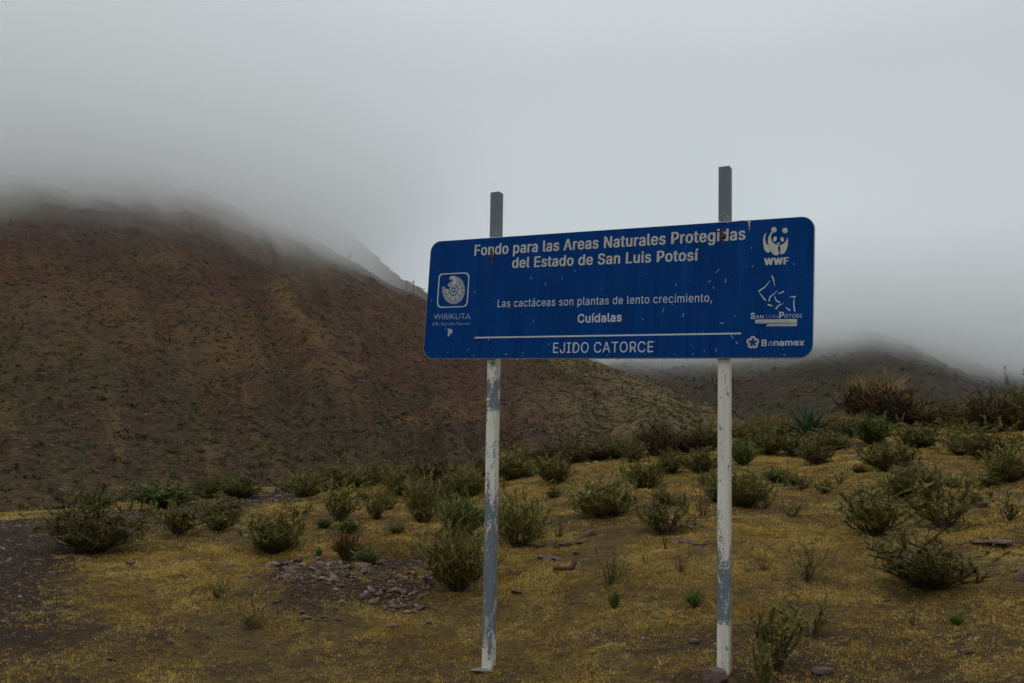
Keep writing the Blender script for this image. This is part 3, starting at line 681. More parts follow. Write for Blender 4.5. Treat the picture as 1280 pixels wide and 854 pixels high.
mk_kind('dense', M_GREEN, (1, 2, 3, 4), nst=125, th_max=1.2, nleaf=74, llen=.075, lw=.0085, spread=.30, curve=.5, bare=.22, wob=.10)
mk_kind('olive', M_DARK, (5, 6, 7, 8), nst=92, th_max=1.15, nleaf=84, llen=.06, lw=.0085, spread=.42, curve=.4, bare=.25, wob=.13)
mk_kind('open', M_GREEN, (9, 10, 11), nst=46, th_max=1.05, nleaf=120, llen=.055, lw=.010, spread=.42, curve=.3, bare=.32, stemr=.008, wob=.12)
mk_kind('fresh', M_FRESH, (12, 13), nst=170, th_max=.95, nleaf=46, llen=.09, lw=.0085, spread=.22, curve=.5, bare=.1, wob=.1)
mk_kind('sprig', M_GREEN, (14, 15, 16, 17), nst=15, th_max=.95, nleaf=60, llen=.06, lw=.012, spread=.45, curve=.4, bare=.15, stemr=.008, wob=.1)
mk_kind('plume', M_GREEN, (18, 19), nst=16, th_max=.55, nleaf=220, llen=.07, lw=.013, spread=.5, curve=.5, bare=.15, stemr=.012, lean=.12)
mk_kind('twig', M_BROWN, (20, 21, 22), nst=13, th_max=.9, nleaf=14, llen=.05, lw=.012, spread=.5, curve=.4, bare=.3, stemr=.008)
mk_kind('brown', M_BROWN, (23, 24), nst=220, th_max=1.05, nleaf=40, llen=.09, lw=.0085, spread=.25, curve=.5, bare=.1, wob=.1)
mk_kind('straw', M_STRAW, (25, 26), nst=150, th_max=.75, nleaf=12, llen=.22, lw=.010, spread=.12, curve=.3, bare=.05, stemr=.003)
mk_kind('rustgrass', M_RUST, (27,), nst=90, th_max=.6, nleaf=10, llen=.25, lw=.016, spread=.12, curve=.2, bare=.02, stemr=.003)
mk_kind('tuft', M_FRESH, (28, 29), nst=60, th_max=.6, nleaf=10, llen=.3, lw=.022, spread=.15, curve=.2, bare=.02, stemr=.004)
kcount = {}
SHRUB_SPOTS = []
def plant(px, py, wpx, hpx, kind, label, group=None, name='shrub', cat='shrub', rot=None, at=None):
    p = spot(px, py) if at is None else at
    k = kcount.get(kind, 0); kcount[kind] = k + 1; st, fo = KIND[kind][k % len(KIND[kind])]
    o = bpy.data.objects.new(name, None); COL.objects.link(o); o.location = p
    W_ = width_at(p, wpx) * .97; H_ = width_at(p, hpx) * .86
    o.scale = (W_, W_ * random.uniform(.85, 1.0), H_); o.rotation_euler = (0, 0, random.uniform(0, 6.28) if rot is None else rot)
    tag(o, label, cat, group); link('stems', st, None, o)
    if kind != 'bare': link('foliage', fo, None, o)
    SHRUB_SPOTS.append((p[0], p[1], W_)); return o
G1 = 'shrubs scattered over the dry grass slope'
ROWS = [
 (115, 692, 112, 66, 'olive', 'wide dark shrub at the edge of the purple gravel track on the far left'),
 (222, 668, 72, 40, 'open', 'loose olive shrub on the grass beside the gravel track, right of the wide dark shrub'),
 (272, 664, 62, 34, 'open', 'feathery olive shrub leaning against the loose one beside the gravel track'),
 (342, 692, 86, 46, 'dense', 'bright green spreading shrub at the upper left corner of the rubble pile'),
 (376, 646, 46, 22, 'sprig', 'low flat sprig shrub in front of the grey stones and the dark round boulder'),
 (425, 652, 56, 50, 'open', 'fan shaped shrub with bare forked stems, left one of a touching pair'),
 (470, 650, 42, 40, 'open', 'smaller shrub with bare lower stems, right one of a touching pair'),
 (527, 654, 58, 60, 'olive', 'tall dark shrub with dead stems at its foot, left of the left post'),
 (575, 674, 56, 52, 'fresh', 'fresh green upright shrub behind the large round one at the left post'),
 (571, 738, 96, 78, 'dense', 'large rounded green shrub touching the left sign post, right of the rubble'),
 (583, 620, 52, 34, 'dense', 'dark green shrub close behind the left post, below the crest'),
 (648, 684, 72, 62, 'dense', 'tall tufted shrub just right of the left post above the flat stone ledge'),
 (640, 600, 62, 32, 'dense', 'round green shrub on the crest directly right of the left post'),
 (692, 604, 58, 34, 'dense', 'yellowish green shrub on the crest beside the one by the left post'),
 (697, 620, 34, 20, 'sprig', 'small thin shrub on open grass below the yellowish crest shrub'),
 (757, 648, 92, 48, 'dense', 'big low cushion shrub alone in the middle between the two posts'),
 (718, 580, 54, 30, 'olive', 'dark shrub on the crest with two pale stones at its foot'),
 (822, 571, 48, 42, 'brown', 'tall brownish shrub on the crest left of the bright green one'),
 (851, 564, 32, 24, 'fresh', 'bright green small bush on the crest beside the pale boulder'),
 (886, 564, 46, 36, 'olive', 'dark shrub on the crest between the pale boulder and the right post'),
 (777, 604, 30, 32, 'sprig', 'narrow upright shrub left of its wider neighbour above the cushion shrub'),
 (805, 612, 48, 34, 'dense', 'rounded shrub with a pale twig, above and right of the cushion shrub'),
 (840, 592, 42, 30, 'olive', 'greyish shrub in front of the bright green crest bush'),
 (878, 592, 54, 30, 'dense', 'broad green shrub below the pale boulder left of the right post'),
 (828, 632, 30, 20, 'dense', 'small round shrub with a white pebble at its left side'),
 (832, 668, 76, 46, 'open', 'loose spreading shrub right of the big low cushion shrub'),
 (833, 687, 18, 26, 'twig', 'short dead twig plant standing in front of the loose spreading shrub'),
 (878, 646, 36, 52, 'twig', 'tall wispy dead stalks close left of the right post'),
 (896, 628, 34, 40, 'dense', 'green shrub half hidden by the right post, upper one'),
 (928, 582, 34, 30, 'fresh', 'compact green shrub just right of the right post, near the crest'),
 (930, 634, 62, 44, 'dense', 'full green shrub just right of the right post, halfway up the slope'),
 (957, 636, 30, 30, 'sprig', 'thin shrub at the right side of the full green one by the right post'),
 (982, 608, 16, 26, 'sprig', 'tiny upright sprig left of a low open shrub on bare grass'),
 (1002, 612, 32, 22, 'sprig', 'low open shrub beside the tiny upright sprig'),
 (988, 646, 40, 22, 'sprig', 'flat little shrub alone below the tiny upright sprig'),
 (1008, 727, 44, 46, 'sprig', 'upright green sprig shrub alone on grass, left of the largest dark bush'),
 (954, 714, 26, 28, 'twig', 'faint wispy plant right of the right post with a dark patch under it'),
 (1014, 796, 64, 52, 'sprig', 'open branching shrub low on the right, two stems leaning right'),
 (969, 838, 54, 72, 'plume', 'plume shaped upright shrub near the foot of the right post'),
 (957, 862, 34, 52, 'plume', 'short plume shrub in front of the taller plume near the right post'),
 (1098, 670, 96, 58, 'open', 'sprawling shrub of green plumes in the middle right of the slope'),
 (1068, 632, 34, 26, 'sprig', 'small shrub at the upper left shoulder of the sprawling plume shrub'),
 (1180, 660, 92, 58, 'open', 'dark open shrub right of the sprawling plume shrub'),
 (1155, 620, 50, 34, 'olive', 'dark shrub standing behind the purple rock and the dark open shrub'),
 (1167, 738, 126, 62, 'olive', 'largest dark bush, rounded and wide, low on the right slope'),
 (1262, 650, 44, 32, 'sprig', 'branching shrub at the right end of the slope above the grey slab'),
 (1264, 602, 54, 38, 'dense', 'dense rounded shrub at the right end of the slope, upper one'),
 (1113, 590, 62, 34, 'dense', 'green shrub with a brown rock under its right side'),
 (1134, 622, 62, 36, 'dense', 'bright tufted shrub below the one with the brown rock'),
 (1149, 561, 56, 28, 'dense', 'low wide green shrub below the big straw coloured clump'),
 (1234, 575, 74, 40, 'olive', 'wide dark shrub on the upper right slope'),
 (1200, 570, 38, 34, 'dense', 'greener shrub at the left side of the wide dark one on the upper right slope'),
 (1092, 556, 54, 34, 'fresh', 'lively green shrub right in front of the big straw coloured clump'),
 (1020, 581, 44, 32, 'olive', 'shrub with visible stems below the agave, lowest of its cluster'),
 (992, 570, 40, 28, 'olive', 'dark shrub directly below the agave in a cluster of shrubs'),
 (960, 569, 46, 26, 'dense', 'green shrub left of the cluster below the agave'),
 (1043, 564, 52, 26, 'olive', 'dark green shrub at the right end of the cluster below the agave'),
 (1211, 606, 24, 15, 'sprig', 'tiny spiky shrub on bare grass at the upper right'),
 (1236, 606, 26, 10, 'olive', 'very low dark tuft right of the tiny spiky shrub'),
 (1140, 782, 18, 34, 'twig', 'dead reddish twig plant below the largest dark bush'),
 (1197, 782, 22, 14, 'tuft', 'tiny green herb right of the dead twig below the largest dark bush'),
 (1197, 533, 52, 32, 'olive', 'nearly black shrub on the crest right of the straw clump'),
 (1158, 530, 44, 24, 'straw', 'tan bush on the crest between the straw clump and the nearly black shrub'),
 (1243, 540, 62, 42, 'brown', 'brown green shrub on the crest near the right end, wider one'),
 (1276, 540, 52, 52, 'olive', 'tall dark shrub on the crest at the right end'),
 (1137, 532, 24, 30, 'fresh', 'narrow bright green bush against the right side of the straw clump'),
 (272, 748, 32, 28, 'sprig', 'sparse little sprig on yellow grass left of the rubble pile'),
 (318, 788, 48, 46, 'sprig', 'tall sparse sprig with a white flower below the rubble pile'),
 (762, 731, 42, 44, 'sprig', 'sparse upright sprig between the posts with one long bent stem'),
 (700, 672, 28, 30, 'twig', 'faint wispy twig plant right of the tall tufted shrub'),
 (852, 716, 30, 36, 'twig', 'faint dry stalks low between the posts, near the right post'),
 (808, 706, 20, 16, 'twig', 'tiny dry stalks on the grass below the loose spreading shrub'),
 (630, 614, 12, 22, 'sprig', 'thin single sprig on open grass right of the left post'),
 (205, 634, 84, 26, 'fresh', 'long low yellow green shrub on the far side of the gravel, left one'),
 (258, 624, 40, 30, 'olive', 'dark compact shrub on the crest at the gravel bank'),
 (297, 624, 54, 28, 'dense', 'soft green shrub on the crest right of the dark compact one'),
 (120, 636, 42, 18, 'fresh', 'bright green low herb patch at the far edge of the gravel'),
 (278, 644, 66, 20, 'olive', 'low spreading shrub on the gravel bank in front of the soft green one'),
 (382, 622, 56, 32, 'olive', 'dark shrub on the crest right of the dark round boulder'),
 (425, 612, 48, 28, 'dense', 'leftmost of the light green shrubs in the crest row left of the left post'),
 (500, 620, 44, 34, 'dense', 'light green shrub in the crest row above the tall dark shrub'),
 (545, 606, 50, 32, 'brown', 'brownish shrub in the crest row left of the left post'),
]
for (px, py, w_, h_, k_, lab) in ROWS: plant(px, py, w_, h_, k_, lab, G1)
plant(1100, 534, 88, 46, 'brown', 'big straw topped grass clump, tallest plant on the right crest', None, 'grass_clump', 'grass clump')
clump = bpy.data.objects[[o.name for o in COL.objects if o.name.startswith('grass_clump')][0]]
for _k in range(3):
    q = link('seed_heads', KIND['straw'][_k % 2][1], None, clump); q.scale = (.72, .72, 1.22); q.location = (random.uniform(-.28, .28), random.uniform(-.2, .2), .05); q['label'] = 'upright straw coloured seed stalks'
    q['kind'] = 'stuff'
plant(432, 702, 40, 36, 'rustgrass', 'rust tipped grass tuft at the back edge of the rubble pile', None, 'grass_tuft', 'grass tuft')
plant(768, 762, 17, 22, 'tuft', 'small bright green tuft on grass below the sprig with the long bent stem', None, 'grass_tuft', 'grass tuft')
plant(868, 759, 24, 20, 'tuft', 'small bright green tuft near the right post', None, 'grass_tuft', 'grass tuft')
plant(458, 706, 34, 20, 'fresh', 'leafy green herb behind the rubble pile beside the rust tipped tuft', None, 'herb', 'herb')
plant(398, 698, 10, 14, 'tuft', 'tiny green shoot at the back edge of the rubble pile left of the rusty tuft', None, 'herb', 'herb')
plant(367, 0, 1, 1, 'tuft', '', at=spot(1070, 701)) if False else None
for (px, py, w_, h_) in ((941, 545, 22, 24), (957, 546, 22, 26), (975, 545, 26, 26), (1040, 541, 26, 22), (1058, 541, 24, 22), (1072, 543, 20, 22), (757, 566, 20, 24), (775, 563, 22, 22), (795, 562, 20, 22), (918, 548, 20, 20)):
    plant(px, py, w_, h_, 'straw', 'pale straw grass tuft among the dark shrubs on the crest', 'straw tufts along the crest', 'grass_tuft', 'grass tuft')
FILL = ' shrub in the crest row %s'
for (a_, b_, n_) in (((340, 612), (620, 598), 13), ((620, 592), (900, 556), 10), ((915, 555), (1090, 540), 8), ((1150, 536), (1285, 528), 7), ((560, 640), (620, 650), 2), ((480, 632), (610, 618), 3)):
    for k in range(n_):
        t = (k + random.uniform(.1, .9)) / n_; px = a_[0] + (b_[0] - a_[0]) * t; py = a_[1] + (b_[1] - a_[1]) * t + random.uniform(-3, 9)
        plant(px, py, random.uniform(30, 52), random.uniform(17, 30), kd := random.choice(['olive', 'dense', 'dense', 'olive', 'brown', 'open']), {'olive': 'dark olive', 'dense': 'green bushy', 'brown': 'brownish dry', 'open': 'thin open'}[kd] + FILL % ('left of the left post' if px < 605 else 'between the two posts' if px < 900 else 'right of the right post' if px < 1120 else 'beyond the straw topped clump'), 'overlapping shrubs along the crest')

SM_ = 'small low %s shrub on the open slope %s'
for (x0, x1, y0, y1, n_, wh) in ((620, 890, 575, 640, 9, 'between the two posts'), (915, 1275, 560, 640, 15, 'right of the right post'), (380, 600, 612, 668, 9, 'left of the left post')):
    for k in range(n_):
        kd = random.choice(['dense', 'olive', 'sprig', 'open', 'fresh']); y = random.uniform(y0, y1); w_ = random.uniform(16, 34) * (.7 + .5 * (y - y0) / (y1 - y0))
        plant(x0 + (x1 - x0) * (k + random.random()) / n_, y, w_, w_ * .55, kd, SM_ % ({'dense': 'green', 'olive': 'dark', 'sprig': 'sparse', 'open': 'feathery', 'fresh': 'bright'}[kd], wh), 'small shrubs on the open slope')
# agave on the crest
ap = spot(1011, 549); ag = bpy.data.objects.new('agave', None); COL.objects.link(ag); ag.location = ap
tag(ag, 'blue green agave rosette with stiff pointed leaves on the crest, right of the right post', 'agave')
M_AG = NT('agave_skin', .5, .35); M_AG.col(M_AG.mix(M_AG.noise(5, 3), (.022, .052, .026), (.045, .085, .045))); M_AG = M_AG.m
aL = width_at(ap, 44)
vs = []; fs = []
n = 9
for i in range(n):
    t = i / (n - 1); wd = .085 * (math.sin(math.pi * min(1, .28 + t * .72)) ** .8) * (1 - t ** 3) + .002; x = t * .9 + .03; z = .12 * math.sin(t * 1.6)
    vs += [(x, -wd, z + wd * .35), (x, 0, z - .012), (x, wd, z + wd * .35), (x, 0, z - .03 * (1 - t))]
for i in range(n - 1):
    for k in range(4): b = i * 4; fs.append((b + k, b + (k + 1) % 4, b + 4 + (k + 1) % 4, b + 4 + k))
agm = bpy.data.meshes.new('leaf'); agm.from_pydata(vs, [], fs); agm.materials.append(M_AG)
for k in range(24):
    o = link('leaf', agm, None, ag); ring = k // 8; o.scale = [aL * random.uniform(.85, 1.12)] * 3
    o.rotation_euler = (0, -math.radians((22, 45, 70)[ring] + random.uniform(-7, 7)), k * 2.399)

# ------------------------------------------------------------------ stones
def rock_mat(name, a, b, c):
    m = NT(name, .85, .25); n = m.noise(6, 5); n2 = m.noise(28, 4, rough=.7)
    cc = m.mix(n, a, b); cc = m.mix(m.ramp(n2, [(.5, 0.0), (.7, .8)]), cc, c); cc = m.mix(m.math('MULTIPLY', m.rand(), .55), cc, (.06, .042, .04))
    m.col(cc).bump(n2, .6, .01); return m.m
R_PINK = rock_mat('pinkish_stone', (.22, .14, .115), (.31, .215, .18), (.14, .09, .075))
R_PURP = rock_mat('purple_stone', (.11, .068, .055), (.175, .115, .095), (.065, .04, .033))
R_GREY = rock_mat('dark_grey_stone', (.07, .058, .054), (.105, .088, .082), (.045, .036, .033))
R_PALE = rock_mat('pale_lichen_stone', (.17, .17, .14), (.27, .27, .23), (.085, .10, .06))
R_RUST = rock_mat('rusty_stone', (.15, .08, .055), (.21, .115, .08), (.09, .05, .035))
def hull_rock(seed, flat_=.5, n=16, name='stone', ang=1.0):
    g = np.random.default_rng(seed); p = g.normal(size=(n, 3)); p /= np.linalg.norm(p, axis=1)[:, None]; p *= g.uniform(.75, 1.0, (n, 1)); p *= np.array([.5, .5 * g.uniform(.6, .95), .5 * flat_])
    bm = bmesh.new()
    for q in p: bm.verts.new(q)
    r = bmesh.ops.convex_hull(bm, input=bm.verts); bmesh.ops.delete(bm, geom=[e for e in r['geom_interior'] if isinstance(e, bmesh.types.BMVert)], context='VERTS')
    me = bpy.data.meshes.new(name); bm.to_mesh(me); bm.free(); return me
ROCKS = [hull_rock(50 + k, f) for k, f in enumerate((.35, .45, .55, .3, .65, .4, .5, .25, .6, .45))]
def fine_rock(seed, flat_):
    g = np.random.default_rng(seed); bm = bmesh.new(); bmesh.ops.create_icosphere(bm, subdivisions=4, radius=.5)
    pl = g.normal(size=(15, 3)); pl /= np.linalg.norm(pl, axis=1)[:, None]; dd = g.uniform(.27, .42, 15)
    for v in bm.verts:
        p = np.array(v.co)
        for n_, d_ in zip(pl, dd):
            t = p @ n_ - d_
            if t > 0: p = p - n_ * t * .93
        q = p * 9 + seed; p = p * (1 + .05 * (vnoise(q[0], q[1], 0) - .5) + .06 * (vnoise(q[1] * 2.3, q[2] * 2.3, 1) - .5) + .03 * (vnoise(q[0] * 6, q[2] * 6, 2) - .5))
        v.co = (p[0], p[1] * .85, p[2] * flat_)
    me = bpy.data.meshes.new('rock'); bm.to_mesh(me); bm.free()
    for p in me.polygons: p.use_smooth = False
    return me
FLAT = [.35, .45, .55, .3, .65, .4, .5, .25, .6, .45]
FINE = [fine_rock(300 + k, f) for k, f in enumerate(FLAT)]
RM = {}
def stone(px, py, wpx, hratio, mat, label, group=None, name='stone', cat='stone', k=None, sink=.32, at=None, rot=None, tilt=.25):
    p = spot(px, py) if at is None else at
    k = random.randrange(len(ROCKS)) if k is None else k
    key = (k, mat.name, wpx >= 16)
    if key not in RM: RM[key] = (FINE if wpx >= 16 else ROCKS)[k].copy(); RM[key].name = name; RM[key].materials.clear(); RM[key].materials.append(mat)
    W_ = width_at(p, wpx); fl = (.35, .45, .55, .3, .65, .4, .5, .25, .6, .45)[k]
    o = bpy.data.objects.new(name, RM[key]); COL.objects.link(o)
    o.scale = (W_, W_ * random.uniform(.8, 1.1), W_ * hratio / fl); o.location = (p[0], p[1], p[2] + W_ * hratio * (.5 - sink))
    o.rotation_euler = (random.uniform(-tilt, tilt), random.uniform(-tilt, tilt), random.uniform(0, 6.28) if rot is None else rot)
    return tag(o, label, cat, group)
stone(898, 862, 35, .85, R_PURP, 'angular purple brown rock leaning at the foot of the right sign post', name='rock', cat='rock', k=4, sink=.15, at=spot(897, 860), rot=.3, tilt=.1)
stone(884, 560, 38, .62, R_PALE, 'pale lichen covered boulder on the crest left of the right post', name='boulder', cat='boulder', k=8, sink=.25)
stone(347, 617, 11, .95, R_GREY, 'dark round boulder on the stony crest at left', name='boulder', cat='boulder', k=4, sink=.2)
stone(1242, 682, 60, .17, R_PURP, 'long flat grey slab lying in the grass at the right', name='slab', cat='stone slab', k=3, sink=.2, rot=.1, tilt=.06)
stone(1127, 592, 26, .6, R_PINK, 'brown rounded rock under the shrub on the right slope', name='rock', cat='rock', k=8)
stone(1149, 583, 22, .7, R_RUST, 'reddish rock right of the brown rounded rock', name='rock', cat='rock', k=6)
stone(1148, 624, 22, .45, R_PURP, 'purple flat rock with pale top between two dark shrubs', name='rock', cat='rock', k=5)
stone(1275, 724, 34, .35, R_PURP, 'dark flat rock in the grass right of the largest dark bush', name='rock', cat='rock', k=0)
stone(1228, 634, 22, .5, R_PURP, 'small purple rock right of the dark open shrub', name='rock', cat='rock', k=1)
stone(1019, 549, 26, .3, R_PALE, 'pale low rock in front of the agave', name='rock', cat='rock', k=7)
stone(1215, 540, 30, .4, R_PALE, 'pale pinkish rock on the crest at right, larger of two', name='rock', cat='rock', k=2)
stone(1232, 537, 16, .4, R_PALE, 'pale rock on the crest at right, smaller of two', name='rock', cat='rock', k=6)
stone(1228, 551, 11, .4, R_PALE, 'small whitish stone above the wide dark shrub at upper right', k=1)
stone(1208, 816, 22, .3, R_RUST, 'rusty flat stone low on the right grass', k=0)
stone(1028, 842, 26, .4, R_PURP, 'purple stone at the bottom between the plume shrub and the rusty flat stone', k=1)
stone(735, 582, 10, .6, R_PALE, 'pale stone under the dark crest shrub, left of two', k=6)
stone(745, 580, 10, .6, R_PALE, 'pale stone under the dark crest shrub, right of two', k=4)
stone(815, 626, 6, .8, R_PALE, 'white pebble beside the small round shrub', k=4)
stone(804, 568, 26, .3, R_PALE, 'low pale stones edge on the crest between shrubs', k=3)
stone(840, 589, 6, .8, R_GREY, 'tiny dark stone on bare grass left of the right post', k=4)
stone(735, 668, 24, .3, R_PURP, 'flat purple stone on open grass below the big cushion shrub', k=0)
stone(647, 741, 20, .35, R_PURP, 'flat purple stone right of the left post', k=5)
stone(720, 694, 12, .6, R_RUST, 'small dark red stone near the curved dead root', k=2)
stone(868, 804, 16, .4, R_PURP, 'small purple stone low beside the right post', k=1)
stone(213, 803, 16, .35, R_PURP, 'flat purple stone on the dark soil patch at lower left', k=0)
stone(138, 826, 12, .5, R_GREY, 'grey stone at the lower edge of the dark soil patch', k=2)
stone(162, 706, 14, .4, R_PURP, 'small dark stone in front of the wide dark shrub', k=5)
stone(287, 708, 14, .4, R_PALE, 'pale grey stone on the grass left of the rubble pile', k=6)
stone(136, 633, 16, .35, R_PALE, 'pale stone on the gravel bank behind the wide dark shrub', k=7)
# ledges of flat stones
def ledge(px0, px1, py, n, lab):
    for k in range(n):
        stone(px0 + (px1 - px0) * (k + .5) / n + random.uniform(-3, 3), py + random.uniform(-2.5, 2.5), random.uniform(12, 24), .26, random.choice([R_PURP, R_PURP, R_GREY]), lab, 'stones of the low ledges', k=random.choice([0, 3, 7]))
ledge(664, 728, 683, 7, 'flat purple stone in the low ledge right of the left post')
ledge(842, 882, 680, 5, 'flat purple stone in the lower ledge left of the right post')
ledge(858, 888, 658, 3, 'flat purple stone in the upper ledge left of the right post')
ledge(674, 700, 700, 3, 'flat reddish stone lying behind the curved dead root')
for (px, py, w_, hr, mt, lab, k) in (
    (400, 700, 17, .45, R_RUST, 'orange pink flat stone on top of the rubble pile, largest at its back edge', 2), (409, 707, 16, .3, R_PINK, 'pale pink tilted slab below the orange pink stone', 0),
    (432, 712, 22, .4, R_GREY, 'dark grey slab in the middle of the rubble pile', 5), (453, 708, 24, .45, R_PINK, 'broad pink stone right of the dark grey slab on the rubble', 6),
    (341, 709, 24, .4, R_PINK, 'broad pink stone at the left end of the rubble pile', 1), (402, 725, 17, .35, R_PINK, 'tan slab tilted towards the slope in the middle of the rubble', 0),
    (413, 728, 15, .6, R_PINK, 'upright tan slab beside the tilted one in the rubble', 5), (480, 724, 17, .7, R_PURP, 'blocky purple stone in the right half of the rubble', 8),
    (495, 741, 17, .6, R_PINK, 'pale pink round faced stone in the right half of the rubble', 2), (454, 749, 16, .6, R_PURP, 'dark purple block in the lower middle of the rubble', 8),
    (425, 754, 12, .6, R_PINK, 'pale tan stone at the lower edge of the rubble, left of the purple block', 1), (382, 775, 18, .45, R_PINK, 'pink brown stone lying on grass below the rubble, leftmost', 6),
    (406, 773, 11, .5, R_GREY, 'grey stone on grass below the rubble', 1), (422, 776, 13, .6, R_GREY, 'dark angular stone below the rubble, right of the grey one', 4),
    (492, 784, 17, .4, R_RUST, 'dark red stone on grass below the right end of the rubble', 2), (536, 780, 12, .45, R_PINK, 'pale pink stone on grass left of the left post', 5), (377, 766, 12, .4, R_PURP, 'dark purple stone at the lower left of the rubble', 0),
    (347, 754, 14, .35, R_GREY, 'grey stone near the tall sparse sprig', 5), (441, 719, 13, .3, R_PINK, 'thin pink slab under the broad pink stone', 3), (315, 723, 15, .35, R_PURP, 'purple slab at the far left of the rubble', 3)):
    stone(px, py, w_, hr, mt, lab, k=k)
rub = [(318, 716), (345, 701), (400, 697), (470, 704), (528, 712), (546, 735), (540, 757), (520, 770), (490, 766), (460, 758), (436, 752), (405, 742), (372, 742), (340, 728)]
def rand_in(poly):
    xs, ys = zip(*poly)
    while True:
        x, y = random.uniform(min(xs), max(xs)), random.uniform(min(ys), max(ys))
        if in_poly(np.array([x]), np.array([y]), poly)[0]: return x, y
for _k in range(285):
    x, y = rand_in(rub)
    if x < 440 and y > 726 and random.random() < .7: continue
    mt = random.choice([R_PINK, R_PINK, R_PINK, R_PURP, R_PURP, R_GREY, R_RUST]); sz = random.choice((4, 5, 6, 7, 8, 9, 11, 14)) * random.uniform(.8, 1.15)
    cn = {'pinkish_stone': 'pinkish', 'purple_stone': 'purple', 'dark_grey_stone': 'dark grey', 'rusty_stone': 'rusty red'}[mt.name]
    stone(x, y, sz, random.uniform(.35, .65), mt,
          ('fist sized %s broken stone in the %s half of the rubble pile' if sz > 9 else 'little %s stone chip in the %s half of the rubble pile') % (cn, 'left' if x < 432 else 'right'), 'stones of the rubble pile', tilt=.6, sink=.2)
for _k in range(34):
    x, y = random.uniform(316, 374), random.uniform(614, 629)
    stone(x, y, random.uniform(4, 9), random.uniform(.4, .7), random.choice([R_PINK, R_PALE, R_PURP]), 'small grey stone in the heap at the crest beside the dark round boulder', 'stones of the heap on the crest', tilt=.5)
for _k in range(22):
    x, y = random.uniform(1054, 1092), random.uniform(556, 574)
    stone(x, y, random.uniform(4, 8), random.uniform(.4, .7), random.choice([R_PINK, R_PALE, R_PURP]), 'small pinkish stone in the patch below the big straw topped clump', 'stones below the straw topped clump', tilt=.5)
# concrete footing at the left post
fo = hull_rock(91, .25, 22, 'concrete_footing'); mcf = NT('old_concrete', .95, .1); mcf.col(mcf.mix(mcf.noise(25, 5), (.13, .12, .11), (.24, .22, .20))).bump(mcf.noise(60, 4), .6, .006); fo.materials.append(mcf.m)
o = link('concrete_footing', fo, None, None, (bl[0], bl[1] - .02 + PWD / 2, float(ground_z(bl[0], bl[1])) + .0)); o.scale = (.30, .28, .13)
tag(o, 'flat rough concrete footing around the foot of the left sign post', 'footing')
# curved dead root on the grass
rp = spot(706, 714); k = width_at(rp, 1.0)
pts = np.array([(-14, 0, 2), (-9, 1, 4), (-3, 0, 3), (4, 0, 3), (10, 1, 5), (12, 0, 10), (9, 0, 13)]) * k
rv, rf = tubes([pts, np.array([(10, 1, 6), (14, -1, 10), (13, 0, 15)]) * k], [np.array([2.0, 2.8, 2.6, 2.6, 3.2, 2.8, 1.2]) * k, np.array([2.2, 1.8, .8]) * k], 7)
me = mesh_np('dead_root', rv, rf, True); mdr = NT('weathered_root', .9, .1); mdr.col(mdr.mix(mdr.noise(30, 4), (.06, .032, .02), (.15, .085, .055))).bump(mdr.noise(60, 4), .6, .004); me.materials.append(mdr.m)
tag(link('dead_root', me, None, None, rp), 'curved reddish dead root lying on the grass between the posts', 'root')

# ------------------------------------------------------------------ ground cover (uncountable)
def cover(nt, k, r0, r1, hmin, hmax, wmin, wmax, rad, seed, name, lim=.60):
    """nt little cushions of k blades each"""
    g = np.random.default_rng(seed)
    r = np.sqrt(g.uniform(r0 ** 2, r1 ** 2, nt)); a = g.uniform(-lim, lim, nt); x = r * np.sin(a); y = r * np.cos(a)
    D = np.interp(a, CA, CD); sm = soil_mask(x, y); clump = fbm(x * 2.2, y * 2.2, 4, 3); pt = fbm(x * .7 + 4, y * .7, 3, 1)
    keep_ = (r < D + 2) & (g.random(nt) > sm * 1.05) & (clump + .5 * pt + g.normal(0, .2, nt) > -.34); x = x[keep_]; y = y[keep_]; n = len(x)
    sc = g.uniform(.6, 1.25, n) * (1 + .8 * np.clip(clump[keep_], -.4, .8)); cr_ = np.clip(.46 + .5 * fbm(x * 2.6, y * 2.6, 4, 2) + g.normal(0, .17, n), 0, 1)
    X0 = np.repeat(x, k); Y0 = np.repeat(y, k); N = n * k; S_ = np.repeat(sc, k)
    q = np.sqrt(g.random(N)); ph = g.uniform(0, 6.283, N); X = X0 + rad * S_ * q * np.cos(ph); Y = Y0 + rad * S_ * q * np.sin(ph)
    th = q * 1.15 + g.normal(0, .25, N); p2 = ph + g.normal(0, .7, N)
    Zg = ground_z(X, Y) - .004
    d = np.stack([np.sin(th) * np.cos(p2), np.sin(th) * np.sin(p2), np.abs(np.cos(th)) + .05], 1)
    v, f = blades(np.stack([X, Y, Zg], 1), d, g.uniform(hmin, hmax, N) * S_, g.uniform(wmin, wmax, N), g, .15)
    me = mesh_np(name, v, f, False, {'rnd': np.repeat(np.clip(np.repeat(cr_, k) + g.normal(0, .12, N), 0, 1), 3)}); me.materials.append(M_TURF)
    tag(link(name, me), 'short dry golden grass in little cushions covering the slope', 'grass', kind='stuff')
cover(74000, 14, 5.2, 10.5, .010, .030, .0035, .007, .030, 3, 'grass')
cover(62000, 10, 10.2, 18, .016, .042, .006, .012, .048, 5, 'grass')
cover(40000, 9, 17, 33, .025, .065, .011, .02, .08, 4, 'grass')
cover(2600, 12, 5.2, 26, .04, .09, .004, .008, .035, 9, 'grass')
